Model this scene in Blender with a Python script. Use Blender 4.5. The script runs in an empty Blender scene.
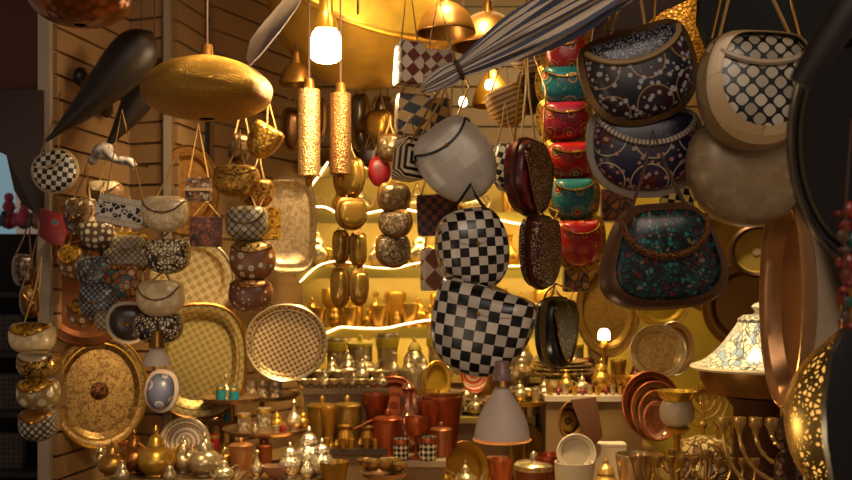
import bpy, math, random
from mathutils import Vector, Matrix
random.seed(7)
PI = math.pi
scn = bpy.context.scene
COL = scn.collection
F = 1000.0; HX = 426.0; HY = 285.0; EYE = 1.5
def at(px, py, Y): return Vector(((px-HX)/F*Y, Y, EYE-(py-HY)/F*Y))
def m_(n, Y): return n/F*Y          # pixels -> metres at distance Y

# ------------------------------------------------------------------ materials
MC = {}
def hexc(c):
    if isinstance(c, str):
        r = [int(c[i:i+2], 16)/255 for i in (0, 2, 4)]
        c = [(v/12.92 if v <= .04045 else ((v+.055)/1.055)**2.4) for v in r]
    return (c[0], c[1], c[2], 1)
class NT:
    def __init__(s, name):
        s.m = bpy.data.materials.new(name); s.m.use_nodes = True
        s.t = s.m.node_tree; s.b = s.t.nodes['Principled BSDF']; s.out = s.t.nodes['Material Output']
    def n(s, typ, ins=None, **p):
        k = s.t.nodes.new(typ)
        for a, v in p.items(): setattr(k, a, v)
        if ins:
            for a, v in ins.items(): s.put(k.inputs[a], v)
        return k
    def put(s, inp, v):
        if isinstance(v, bpy.types.NodeSocket): s.t.links.new(v, inp)
        elif hasattr(v, 'outputs'): s.t.links.new(v.outputs[0], inp)
        else: inp.default_value = v
    def math(s, op, a, b=0.0, c=0.0):
        return s.n('ShaderNodeMath', {0: a, 1: b, 2: c}, operation=op).outputs[0]
    def mix(s, f, a, b):
        k = s.n('ShaderNodeMix', data_type='RGBA')
        s.put(k.inputs[0], f); s.put(k.inputs[6], a); s.put(k.inputs[7], b); return k.outputs[2]
    def ramp(s, f, stops, interp='LINEAR'):
        k = s.n('ShaderNodeValToRGB'); k.color_ramp.interpolation = interp
        e = k.color_ramp.elements
        while len(e) < len(stops): e.new(.5)
        for i, (p, c) in enumerate(stops): e[i].position = p; e[i].color = hexc(c)
        s.put(k.inputs[0], f); return k.outputs[0]
    def uv(s, scale=1.0, rot=0.0, loc=(0, 0, 0)):
        tc = s.n('ShaderNodeTexCoord')
        sc = (scale, scale, scale) if not isinstance(scale, tuple) else scale
        return s.n('ShaderNodeMapping', {0: tc.outputs['UV'], 'Scale': sc, 'Rotation': (0, 0, rot), 'Location': loc}).outputs[0]
    def obj(s, scale=1.0):
        tc = s.n('ShaderNodeTexCoord')
        return s.n('ShaderNodeMapping', {0: tc.outputs['Object'], 'Scale': (scale,)*3}).outputs[0]
    def bump(s, h, strength=.3, dist=.002):
        k = s.n('ShaderNodeBump', {'Strength': strength, 'Distance': dist, 'Height': h})
        s.t.links.new(k.outputs[0], s.b.inputs['Normal'])
    def fin(s, col, metal=0.0, rough=.5, **k):
        s.put(s.b.inputs['Base Color'], col if not isinstance(col, (str, tuple, list)) else hexc(col))
        s.put(s.b.inputs['Metallic'], metal); s.put(s.b.inputs['Roughness'], rough)
        for a, v in k.items(): s.put(s.b.inputs[a.replace('_', ' ')], v)
        return s.m
def cached(f):
    def g(*a):
        k = (f.__name__,)+a
        if k not in MC: MC[k] = f(*a)
        return MC[k]
    return g
@cached
def plain(c, rough=.5, metal=0.0, var=.25):
    s = NT('plain'); v = s.obj(1)
    nz = s.n('ShaderNodeTexNoise', {'Vector': v, 'Scale': 14.0, 'Detail': 4.0}).outputs[0]
    a = hexc(c); d = tuple(x*(1-var) for x in a[:3])+(1,)
    return s.fin(s.mix(nz, d, a), metal, rough)
@cached
def emis(c, st):
    s = NT('glow'); return s.fin(c, 0, .4, Emission_Color=hexc(c), Emission_Strength=st)
@cached
def metal(c='c08a32', rough=.3, kind='plain', sc=60.0, dark='3a2208', met=.72):
    s = NT('metal_'+kind); a = hexc(c); d = hexc(dark)
    if kind == 'plain':
        nz = s.n('ShaderNodeTexNoise', {'Vector': s.obj(1), 'Scale': 22.0, 'Detail': 4.0}).outputs[0]
        col = s.mix(s.math('MULTIPLY', nz, .55), a, d); s.bump(nz, .15, .003)
        return s.fin(col, met, rough)
    if kind == 'geo':
        sx = s.n('ShaderNodeSeparateXYZ', {0: s.uv(sc, .3)}); x, y = sx.outputs[0], sx.outputs[1]
        p = s.math('MULTIPLY', s.math('SINE', x), s.math('SINE', y))
        q = s.math('MULTIPLY', s.math('SINE', s.math('ADD', s.math('MULTIPLY', x, 2.0), y)), s.math('SINE', s.math('SUBTRACT', s.math('MULTIPLY', y, 2.0), x)))
        f = s.math('GREATER_THAN', s.math('ADD', p, s.math('MULTIPLY', q, .8)), .18); s.bump(f, .4, .0015)
        return s.fin(s.mix(f, a, d), met, rough)
    if kind == 'hammer':
        v = s.n('ShaderNodeTexVoronoi', {'Vector': s.obj(1), 'Scale': sc}).outputs[0]
        s.bump(v, .6, .004)
        col = s.mix(s.math('MULTIPLY', v, .9), a, d)
        return s.fin(col, met, rough)
    if kind == 'filigree':
        nz = s.n('ShaderNodeTexNoise', {'Vector': s.uv(1), 'Scale': sc*.55, 'Detail': 2.0, 'Distortion': 1.2}).outputs[0]
        n2 = s.n('ShaderNodeTexNoise', {'Vector': s.uv(1, 0, (3, 5, 0)), 'Scale': sc*1.1, 'Detail': 2.0, 'Distortion': .6}).outputs[0]
        f1 = s.math('LESS_THAN', s.math('ABSOLUTE', s.math('SUBTRACT', nz, .5)), .035)
        f2 = s.math('LESS_THAN', s.math('ABSOLUTE', s.math('SUBTRACT', n2, .5)), .03)
        f = s.math('MAXIMUM', f1, s.math('MULTIPLY', f2, .6))
        s.bump(s.math('SUBTRACT', 1.0, f), .5, .002)
        return s.fin(s.mix(f, a, d), met, rough)
    # radial arabesque for trays: uv is in metres from the middle
    tc = s.n('ShaderNodeTexCoord'); sx = s.n('ShaderNodeSeparateXYZ', {0: tc.outputs['UV']})
    x, y = sx.outputs[0], sx.outputs[1]
    r = s.math('SQRT', s.math('ADD', s.math('MULTIPLY', x, x), s.math('MULTIPLY', y, y)))
    th = s.math('ARCTAN2', y, x)
    w = s.math('SINE', s.math('ADD', s.math('MULTIPLY', r, sc*4), s.math('MULTIPLY', s.math('SINE', s.math('MULTIPLY', th, 8.0)), 1.6)))
    w2 = s.math('SINE', s.math('ADD', s.math('MULTIPLY', th, 24.0), s.math('MULTIPLY', w, 1.2)))
    nz = s.n('ShaderNodeTexNoise', {'Vector': tc.outputs['UV'], 'Scale': sc*2.2, 'Detail': 3.0}).outputs[0]
    p = s.math('ADD', s.math('MULTIPLY', w, w2), s.math('MULTIPLY', s.math('SUBTRACT', nz, .5), 3.0))
    if kind == 'radial':
        f = s.math('GREATER_THAN', p, .15)
    else:                                               # 'rings'
        f = s.math('GREATER_THAN', s.math('ADD', s.math('SINE', s.math('MULTIPLY', r, sc*4)), s.math('MULTIPLY', w2, .4)), .25)
    s.bump(f, .4, .0015)
    return s.fin(s.mix(f, a, d), met, s.math('ADD', s.math('MULTIPLY', f, .15), rough))
@cached
def checker(c1, c2, size, rot=0.0, sx=1.0):
    s = NT('checker'); v = s.uv((1.0/size/sx, 1.0/size, 1.0), rot)
    f = s.n('ShaderNodeTexChecker', {'Vector': v, 'Scale': 1.0}).outputs[1]
    wn = s.n('ShaderNodeTexWhiteNoise', {'Vector': s.n('ShaderNodeVectorMath', {0: v}, operation='FLOOR').outputs[0]}).outputs[0]
    a = hexc(c1); a2 = tuple(x*.62 for x in a[:3])+(1,)
    return s.fin(s.mix(f, s.mix(wn, a, a2), hexc(c2)), 0, .28)
@cached
def pearl(c1, c2, size, line='5a4630', mw=.03):
    s = NT('pearl'); v = s.uv(1.0/size)
    br = s.n('ShaderNodeTexBrick', {'Vector': v, 'Color1': hexc(c1), 'Color2': hexc(c2), 'Mortar': hexc(line), 'Scale': 1.0, 'Mortar Size': mw, 'Brick Width': 1.5, 'Row Height': 1.0})
    nz = s.n('ShaderNodeTexNoise', {'Vector': v, 'Scale': 1.3, 'Detail': 5.0}).outputs[0]
    col = s.mix(s.math('MULTIPLY', nz, .6), br.outputs[0], hexc(c2))
    return s.fin(col, .12, .32)
@cached
def mosaic(cols, grout, cell, edge=.08, rand=1.0, sq=0):
    s = NT('mosaic'); v = s.uv(1.0/cell)
    args = {'Vector': v, 'Scale': 1.0, 'Randomness': rand}
    a = s.n('ShaderNodeTexVoronoi', args); e = s.n('ShaderNodeTexVoronoi', args, feature='DISTANCE_TO_EDGE')
    bw = s.n('ShaderNodeSeparateColor', {0: a.outputs['Color']}).outputs[0]
    k = len(cols)
    col = s.ramp(bw, [(i/k, c) for i, c in enumerate(cols)], 'CONSTANT')
    g = s.math('LESS_THAN', e.outputs[0], edge); s.bump(s.math('SUBTRACT', 1.0, g), .4, .001)
    return s.fin(s.mix(g, col, hexc(grout)), .05, .28)
@cached
def lattice(c1, c2, size, gap=.3, rot=.785, sx=1.0):
    """rounded pale tiles on a dark ground"""
    s = NT('lattice'); v = s.uv((1.0/size/sx, 1.0/size, 1.0), rot)
    a = s.n('ShaderNodeTexVoronoi', {'Vector': v, 'Scale': 1.0, 'Randomness': 0.0}, distance='MINKOWSKI'); a.inputs['Exponent'].default_value = 3.0
    f = s.math('GREATER_THAN', a.outputs[0], .5-gap*.5)
    wn = s.n('ShaderNodeSeparateColor', {0: a.outputs['Color']}).outputs[0]
    q = hexc(c1); q2 = tuple(x*.5 for x in q[:3])+(1,)
    s.bump(s.math('SUBTRACT', 1.0, f), .4, .001)
    return s.fin(s.mix(f, s.mix(wn, q, q2), hexc(c2)), .05, .3)
@cached
def flower(base, ramp, cell, rand=.35, sp='d8c090', spd=.0):
    """enamel ground with round flower medallions and fine speckle"""
    s = NT('flower'); v = s.uv(1.0/cell)
    a = s.n('ShaderNodeTexVoronoi', {'Vector': v, 'Scale': 1.0, 'Randomness': rand})
    col = s.ramp(a.outputs[0], list(ramp)+[(min(.98, ramp[-1][0]+.05), base)], 'CONSTANT')
    if spd > 0:
        b = s.n('ShaderNodeTexVoronoi', {'Vector': v, 'Scale': 6.0})
        f = s.math('LESS_THAN', b.outputs[0], spd)
        col = s.mix(f, col, hexc(sp)); s.bump(f, .5, .001)
    return s.fin(col, .05, .33)
@cached
def stripes(c1, c2, n, axis=0):
    s = NT('stripes'); sx = s.n('ShaderNodeSeparateXYZ', {0: s.uv(n)})
    f = s.math('GREATER_THAN', s.math('SINE', sx.outputs[axis]), .1)
    return s.fin(s.mix(f, hexc(c1), hexc(c2)), 0, .6)
@cached
def maze(c1, c2, size):
    s = NT('maze'); sx = s.n('ShaderNodeSeparateXYZ', {0: s.uv(1.0/size)})
    d = s.math('MAXIMUM', s.math('ABSOLUTE', sx.outputs[0]), s.math('ABSOLUTE', sx.outputs[1]))
    return s.fin(s.mix(s.math('GREATER_THAN', s.math('FRACT', d), .5), hexc(c1), hexc(c2)), 0, .35)
@cached
def slat(c, pitch=.0885):
    """painted slatwall board"""
    s = NT('slatwall'); nz = s.n('ShaderNodeTexNoise', {'Vector': s.obj(1), 'Scale': 3.0, 'Detail': 4.0}).outputs[0]
    a = hexc(c); d = tuple(x*.7 for x in a[:3])+(1,)
    return s.fin(s.mix(nz, a, d), 0, .5)
@cached
def pierced(c, size, hole=.17):
    """sheet brass with cut-out holes"""
    s = NT('pierced'); v = s.uv(1.0/size)
    e = s.n('ShaderNodeTexVoronoi', {'Vector': v, 'Scale': 1.0, 'Randomness': .8}, feature='DISTANCE_TO_EDGE').outputs[0]
    f = s.math('GREATER_THAN', e, hole)
    s.fin(c, .9, .35)
    tr = s.n('ShaderNodeBsdfTransparent'); mx = s.n('ShaderNodeMixShader', {0: f})
    s.t.links.new(s.b.outputs[0], mx.inputs[1]); s.t.links.new(tr.outputs[0], mx.inputs[2]); s.t.links.new(mx.outputs[0], s.out.inputs[0])
    return s.m
@cached
def glass(c, rough=.1, alpha=.45):
    s = NT('glass'); return s.fin(c, 0, rough, Alpha=alpha)

BRASS = metal('c8922e', .3); BRASSD = metal('8a5c20', .35); GOLDP = metal('e0b04a', .25)
SILV = metal('cdb890', .28); COPPER = metal('b8623a', .3); DARKM = metal('2a1a10', .4)
CORD = plain('a07838', .7); CORDD = plain('4a2c16', .8); BLACK = plain('0a0a0c', .3)
WHITE = plain('cfc0b0', .5)

# ------------------------------------------------------------------ mesh building
class MB:
    def __init__(s): s.v = []; s.f = []; s.u = []
    def add(s, vs, fs, us=None, M=None):
        o = len(s.v)
        if M is not None: vs = [M @ Vector(p) for p in vs]
        s.v += [tuple(p) for p in vs]; s.u += us if us else [(p[0], p[2]) for p in vs]
        s.f += [tuple(i+o for i in f) for f in fs]; return s
    def box(s, x0, x1, y0, y1, z0, z1, M=None):
        vs = [(x, y, z) for x in (x0, x1) for y in (y0, y1) for z in (z0, z1)]
        cx, cz = (x0+x1)/2, (z0+z1)/2
        return s.add(vs, [(0, 1, 3, 2), (4, 6, 7, 5), (0, 4, 5, 1), (2, 3, 7, 6), (0, 2, 6, 4), (1, 5, 7, 3)],
                     [(x-cx+(y-y0), z-cz+(y-y0)*.0) for x, y, z in vs], M)
    def tube(s, pts, r, seg=8, closed=False, cap=True, M=None):
        pts = [Vector(p) for p in pts]; n = len(pts)
        rs = r if isinstance(r, (list, tuple)) else [r]*n
        vs = []; us = []; L = 0; side = None
        for i, p in enumerate(pts):
            if closed: t = pts[(i+1) % n]-pts[i-1]
            else: t = pts[min(i+1, n-1)]-pts[max(i-1, 0)]
            t.normalize()
            if side is None:
                up = Vector((0, 0, 1)) if abs(t.z) < .9 else Vector((1, 0, 0)); side = t.cross(up).normalized()
            else:
                side = (side - t*side.dot(t))
                side = side.normalized() if side.length > 1e-6 else t.orthogonal().normalized()
            b = t.cross(side)
            if i: L += (p-pts[i-1]).length
            for k in range(seg):
                a = 2*PI*k/seg; vs.append(p+(side*math.cos(a)+b*math.sin(a))*rs[i]); us.append((k/seg*rs[i]*6.28, L))
        fs = []
        for i in range(n if closed else n-1):
            j = (i+1) % n
            for k in range(seg): fs.append((i*seg+k, i*seg+(k+1) % seg, j*seg+(k+1) % seg, j*seg+k))
        if cap and not closed: fs += [tuple(range(seg))[::-1], tuple((n-1)*seg+k for k in range(seg))]
        return s.add(vs, fs, us, M)
    def lathe(s, prof, seg=24, M=None, close=False):
        """prof = [(r, z)] around z"""
        vs = []; fs = []; us = []; L = 0; n = len(prof); rmax = max(p[0] for p in prof)
        for i, (r, z) in enumerate(prof):
            if i: L += math.hypot(r-prof[i-1][0], z-prof[i-1][1])
            for k in range(seg):
                a = 2*PI*k/seg; vs.append((r*math.cos(a), r*math.sin(a), z)); us.append((abs(k/seg-.5)*rmax*6.28*1.0, L))
        for i in range(n if close else n-1):
            j = (i+1) % n
            for k in range(seg): fs.append((i*seg+k, i*seg+(k+1) % seg, j*seg+(k+1) % seg, j*seg+k))
        return s.add(vs, fs, us, M)
    def shell(s, R, prof, seg=48, M=None, warp=None):
        """rings of outline R(theta) scaled by s, pushed to y; prof=[(s,y)]; uv follows the surface in metres"""
        vs = []; us = []; fs = []; n = len(prof); arc = 0
        Rm = R(-PI/2)
        for i, (q, y) in enumerate(prof):
            if i: arc += math.copysign(math.hypot((q-prof[i-1][0])*Rm, y-prof[i-1][1]), 1)
            for k in range(seg):
                a = 2*PI*k/seg; r = R(a)
                x, z = q*r*math.cos(a), q*r*math.sin(a)
                if warp: x, z = warp(x, z)
                vs.append((x, y, z)); e = arc/Rm*r
                us.append((e*math.cos(a), e*math.sin(a)))
        for i in range(n-1):
            for k in range(seg): fs.append((i*seg+k, i*seg+(k+1) % seg, (i+1)*seg+(k+1) % seg, (i+1)*seg+k))
        return s.add(vs, fs, us, M)
    def sphere(s, c, r, seg=12, M=None):
        sx = r if isinstance(r, tuple) else (r, r, r); n = seg//2+1
        T = Matrix.Translation(c) @ Matrix.Diagonal((sx[0], sx[1], sx[2], 1))
        if M is not None: T = M @ T
        return s.lathe([(max(1e-4, math.sin(PI*i/(n-1))), -math.cos(PI*i/(n-1))) for i in range(n)], seg, T)
    def mesh(s, name, sharp=40):
        me = bpy.data.meshes.new(name); me.from_pydata(s.v, [], s.f); me.update()
        uvl = me.uv_layers.new(name='UVMap')
        buf = [0.0]*(2*len(me.loops))
        for i, l in enumerate(me.loops):
            buf[2*i], buf[2*i+1] = s.u[l.vertex_index]
        uvl.data.foreach_set('uv', buf)
        me.shade_smooth()
        try: me.set_sharp_from_angle(angle=math.radians(sharp))
        except Exception: pass
        return me
    def build(s, name, mat, parent=None, loc=None):
        me = s.mesh(name); me.materials.append(mat); o = bpy.data.objects.new(name, me); COL.objects.link(o)
        if parent: o.parent = parent
        if loc is not None: o.location = loc
        return o
MESH = {}
def part(name, key, fn, mat, parent, loc=None):
    """a part whose mesh is shared by every copy with the same key"""
    k = (name, key, mat.name)
    if k not in MESH:
        b = MB(); fn(b); me = b.mesh(name); me.materials.append(mat); MESH[k] = me
    o = bpy.data.objects.new(name, MESH[k]); COL.objects.link(o); o.parent = parent
    if loc is not None: o.location = loc
    return o
def tag(o, label=None, cat=None, group=None, kind=None):
    if label: o['label'] = label
    if cat: o['category'] = cat
    if group: o['group'] = group
    if kind: o['kind'] = kind
    return o
def thing(name, label, cat, loc=(0, 0, 0), group=None, rot=(0, 0, 0)):
    o = bpy.data.objects.new(name, None); COL.objects.link(o); o.empty_display_size = .05
    o.location = loc; o.rotation_euler = rot
    return tag(o, label, cat, group)
def struct(name, mb, mat):
    return tag(mb.build(name, mat), kind='structure')

def outline(a, bt, bb, n=2.0, cut=None):
    def R(t):
        c, s = abs(math.cos(t)), math.sin(t); b = bt if s > 0 else bb
        r = 1.0/((c/a)**n+(abs(s)/b)**n)**(1.0/n)
        if cut is not None and s > 1e-3:
            q = cut/s; r = (r**-10+q**-10)**-.1
        return r
    return R
CIRC = lambda r: (lambda t: r)
RX = Matrix.Rotation(PI/2, 4, 'X')

# ------------------------------------------------------------------ purses
def purse(name, label, cat, x0, y0, x1, y1, Y, body, flap=None, trim=None, cord=CORD, n=2.3, cut=.78, taper=0.0,
          thick=.035, yaw=0.0, roll=0.0, flapd=.45, group=None, strap=.15, seg=56, edge=None, p=3.0, clasp=True, strapw=.7, twin=False, hang=None, pitch=0.0):
    """hard-shell clutch whose outline fills the pixel box (x0,y0)-(x1,y1) at distance Y"""
    W = m_(x1-x0, Y); H = m_(y1-y0, Y); c = at((x0+x1)/2, (y0+y1)/2, Y)
    cy = max(.35, abs(math.cos(yaw+math.atan(c.x/c.y))))
    a = max(.6*W/2, W/2-thick*.9*abs(math.sin(yaw+math.atan(c.x/c.y)))**2)/cy if abs(yaw) < .9 else (W/2-thick*.9*abs(math.sin(yaw+math.atan(c.x/c.y))))/cy; cr = math.cos(roll)
    # solve outline so that its extent is H tall (cut from the top)
    bb = H/(1+cut)*1.0; bt = bb*1.05; ct = cut*bb
    R = outline(a/(1+max(0, taper)*.3), bt, bb, n, ct)
    off = (bb-ct)/2
    M = Matrix.Rotation(yaw, 4, 'Z') @ Matrix.Rotation(pitch, 4, 'X') @ Matrix.Rotation(roll, 4, 'Y') @ Matrix.Translation((0, 0, off))
    base = c-Vector((0, 0, H/2)); M = Matrix.Translation((0, 0, H/2)) @ M
    warp = (lambda x, z: (x*(1-taper*z/H), z))
    t = thing(name, label, cat, base, group)
    qs = [0.001, .2, .4, .55, .68, .78, .86, .92, .96, .985, 1.0]
    yy = lambda q: thick*(max(0, 1-q**p))**(1/p)
    prof = [(q, -yy(q)) for q in qs]
    MB().shell(R, prof+[(q, yy(q)) for q in qs[::-1][1:]], seg, M, warp).build('body', body, t)
    if edge:
        ring = [];
        for k in range(seg):
            an = 2*PI*k/seg; x, z = warp(R(an)*1.004*math.cos(an), R(an)*1.004*math.sin(an)); ring.append((x, 0, z))
        MB().tube(ring, max(.0035, min(.012, thick*.28)), 6, True, M=M).build('edge_band', edge, t)
    if flap:
        b = MB(); nx, nv = 28, 8; vs = []; us = []; arcp = []
        zt = ct*.985
        def ztop(x):
            lo, hi = 0.0, zt
            for _ in range(18):
                md = (lo+hi)/2; an = math.atan2(md, x)
                if math.hypot(x, md) < R(an)*.985: lo = md
                else: hi = md
            return lo
        D = flapd*H; X = a/(1+max(0, taper)*.3)*.9
        for i in range(nx+1):
            x = -X+2*X*i/nx; zt_ = ztop(x)
            za = min(zt_-.001, zt*.82-D*(max(0, 1-(x/X)**2))**.6)
            for j in range(nv+1):
                z = za+(zt_-za)*j/nv; an = math.atan2(z, x); q = min(.99, math.hypot(x, z)/R(an))
                y = -yy(q)-.003; wx, wz = warp(x, z); vs.append((wx, y, wz)); us.append((x, z))
                if j == 0: arcp.append((wx, y-.0015, wz))
        fs = [(i*(nv+1)+j, (i+1)*(nv+1)+j, (i+1)*(nv+1)+j+1, i*(nv+1)+j+1) for i in range(nx) for j in range(nv)]
        b.add(vs, fs, us, M).build('flap', flap, t)
        if trim:
            MB().tube(arcp, max(.0016, W*.015*(1.9 if Y < 1.8 else 1)), 6, M=M).build('flap_trim', trim, t)
        if clasp:
            mid = Vector(arcp[nx//2]); MB().sphere(mid, max(.004, W*.022), 8, M).build('clasp', BRASS, t)
    if strap:
        up = Vector((0, 0, H+strap))
        b = MB()
        ends = []
        for sg in (-1, 1):
            an = PI/2+sg*.75*strapw; e = M @ Vector((*warp(R(an)*math.cos(an), 0)[:1], 0, R(an)*math.sin(an)*.97)); ends.append(e)
        hk = Vector((hang if hang is not None else 0, thick+.015, up.z))
        b.tube([ends[0], ends[0].lerp(hk, .5)+Vector((-.004, 0, 0)), hk, ends[1].lerp(hk, .5)+Vector((.004, 0, 0)), ends[1]], .0022 if Y > 1.9 else .003, 5)
        b.build('strap', cord, t)
        if twin: MB().tube([ends[0]+Vector((.012, -.003, 0)), ends[0].lerp(hk, .55)+Vector((.03, -.004, 0)), hk+Vector((.004, -.004, 0)), ends[1].lerp(hk, .5)+Vector((-.01, -.004, 0)), ends[1]+Vector((-.012, -.003, 0))], .002, 5).build('chain', BRASS, t)
    return t
def boxbag(label, x0, y0, x1, y1, Y, front, side, yaw=0, roll=0, th=.045, group=None, strap=.12, cord=CORD, name='box_clutch', pitch=0, band=None, bandh=.12):
    W = m_(x1-x0, Y); H = m_(y1-y0, Y); c = at((x0+x1)/2, (y0+y1)/2, Y)
    t = thing(name, label, 'purse', c-Vector((0, 0, H/2)), group)
    M = Matrix.Translation((0, 0, H/2)) @ Matrix.Rotation(yaw, 4, 'Z') @ Matrix.Rotation(pitch, 4, 'X') @ Matrix.Rotation(roll, 4, 'Y')
    w = W/2/(abs(math.cos(yaw))+.001); w = max(.015, w-th*.5*abs(math.sin(yaw))); h = H/2*(1-.25*abs(math.sin(roll)))
    R = outline(w, h, h, 14)
    MB().shell(R, [(.001, -th/2), (.5, -th/2), (.96, -th/2), (1, -th/2+.004), (1, th/2-.004), (.96, th/2), (.001, th/2)], 64, M).build('body', front, t)
    MB().box(-w*.97, w*.97, -th/2+.004, th/2-.004, h*.99, h*1.02, M).build('lid_frame', side, t)
    if band: MB().box(-w*1.02, w*1.02, -th/2-.002, th/2+.002, -h*bandh, h*bandh, M).build('band', band, t)
    if strap:
        b = MB(); hk = Vector((0, 0, H+strap)); e0 = M @ Vector((-w*.8, 0, h)); e1 = M @ Vector((w*.8, 0, h))
        b.tube([e0, hk, e1], .002, 5); b.build('strap', cord, t)
    return t

# ------------------------------------------------------------------ trays, plates
def tray(name, label, x0, y0, x1, y1, Y, face, rim=None, yaw=0.0, pitch=0.0, n=2.0, group=None, depth=.018, well=.74, cat='tray', mid=None, roll=0.0, rimr=None):
    W = m_(x1-x0, Y); H = m_(y1-y0, Y); c = at((x0+x1)/2, (y0+y1)/2, Y)
    a = W/2/max(.2, abs(math.cos(yaw+math.atan(c.x/c.y)))); b = H/2/max(.3, abs(math.cos(pitch)))
    R = outline(a, b, b, n)
    M = Matrix.Translation((0, 0, H/2)) @ Matrix.Rotation(yaw, 4, 'Z') @ Matrix.Rotation(pitch, 4, 'X') @ Matrix.Rotation(roll, 4, 'Y')
    t = thing(name, label, cat, c-Vector((0, 0, H/2)), group); d = depth
    MB().shell(R, [(.001, 0), (.3, 0), (.55, 0), (well*.94, 0), (well, -d*.35), (well+.05, -d*.8), (.96, -d), (.99, -d), (1, -d*.85),
                   (.98, -d*.6), (well+.07, -d*.5), (well+.02, 0), (well*.9, d*.25), (.001, d*.25)], 64, M).build('plate', face, t)
    ring = [(R(2*PI*k/64)*.985*math.cos(2*PI*k/64), -d, R(2*PI*k/64)*.985*math.sin(2*PI*k/64)) for k in range(64)]
    MB().tube(ring, rimr or max(.0025, min(.007, W*.018)), 6, True, M=M).build('rim', rim or face, t)
    if W > .14 and n < 3 and abs(yaw) < 1: MB().tube([(p[0]*.86, -d*.75-.001, p[2]*.86) for p in ring], .0022, 5, True, M=M).build('inner_ring', rim or face, t)
    if mid: MB().shell(CIRC(min(a, b)*.2), [(.001, -.004), (.4, -.003), (.8, -.003), (1, 0)], 20, M).build('medallion', mid, t)
    return t

# ------------------------------------------------------------------ vessels, unit height
def smooth(pts, k=4):
    out = []
    for i in range(len(pts)-1):
        p0 = pts[max(i-1, 0)]; p1 = pts[i]; p2 = pts[i+1]; p3 = pts[min(i+2, len(pts)-1)]
        for j in range(k):
            t = j/k
            out.append(tuple(.5*((2*p1[d])+(-p0[d]+p2[d])*t+(2*p0[d]-5*p1[d]+4*p2[d]-p3[d])*t*t+(-p0[d]+3*p1[d]-3*p2[d]+p3[d])*t**3) for d in range(len(p1))))
    out.append(tuple(pts[-1])); return [(max(.0005, q[0]),)+tuple(q[1:]) if len(q) == 2 else q for q in out]
PROF = {
 'teapot': [(.001, 0), (.22, 0), (.2, .04), (.33, .16), (.38, .32), (.3, .5), (.16, .6)],
 'jar': [(.001, 0), (.2, 0), (.16, .06), (.28, .22), (.3, .42), (.2, .58), (.17, .64)],
 'cup': [(.001, 0), (.28, 0), (.3, .1), (.36, .6), (.42, 1.0), (.38, 1.0), (.33, .5), (.25, .08), (.001, .07)],
 'mug': [(.001, 0), (.36, 0), (.37, .5), (.37, 1.0), (.33, 1.0), (.33, .1), (.001, .1)],
 'goblet': [(.001, 0), (.24, 0), (.2, .04), (.05, .1), (.04, .4), (.1, .5), (.25, .65), (.27, 1.0), (.24, 1.0), (.2, .66), (.001, .56)],
 'bottle': [(.001, 0), (.18, 0), (.15, .05), (.25, .2), (.22, .4), (.08, .58), (.06, .8), (.09, .86)],
 'bowl': [(.001, 0), (.35, 0), (.3, .12), (.75, .5), (1.0, 1.0), (.95, 1.0), (.68, .5), (.001, .2)],
 'vase': [(.001, 0), (.2, 0), (.14, .06), (.12, .2), (.17, .55), (.26, 1.0), (.23, 1.0), (.13, .5), (.001, .3)],
 'canister': [(.001, 0), (.3, 0), (.31, .3), (.31, .7), (.27, .72)],
 'pot': [(.001, 0), (.4, 0), (.46, .2), (.36, .7), (.32, .85), (.4, 1.0), (.36, 1.0), (.3, .8), (.001, .15)],
 'glass': [(.001, 0), (.24, 0), (.22, .05), (.26, .5), (.33, 1.0), (.3, 1.0), (.22, .1), (.001, .08)],
}
def lid(b, r, z0, z1):
    b.lathe(smooth([(.001+r*1.12, z0), (r*1.15, z0+.02), (r*.8, z0+(z1-z0)*.4), (r*.25, z0+(z1-z0)*.62), (r*.35, z0+(z1-z0)*.75), (.008, z1)], 3), 16)
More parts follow.
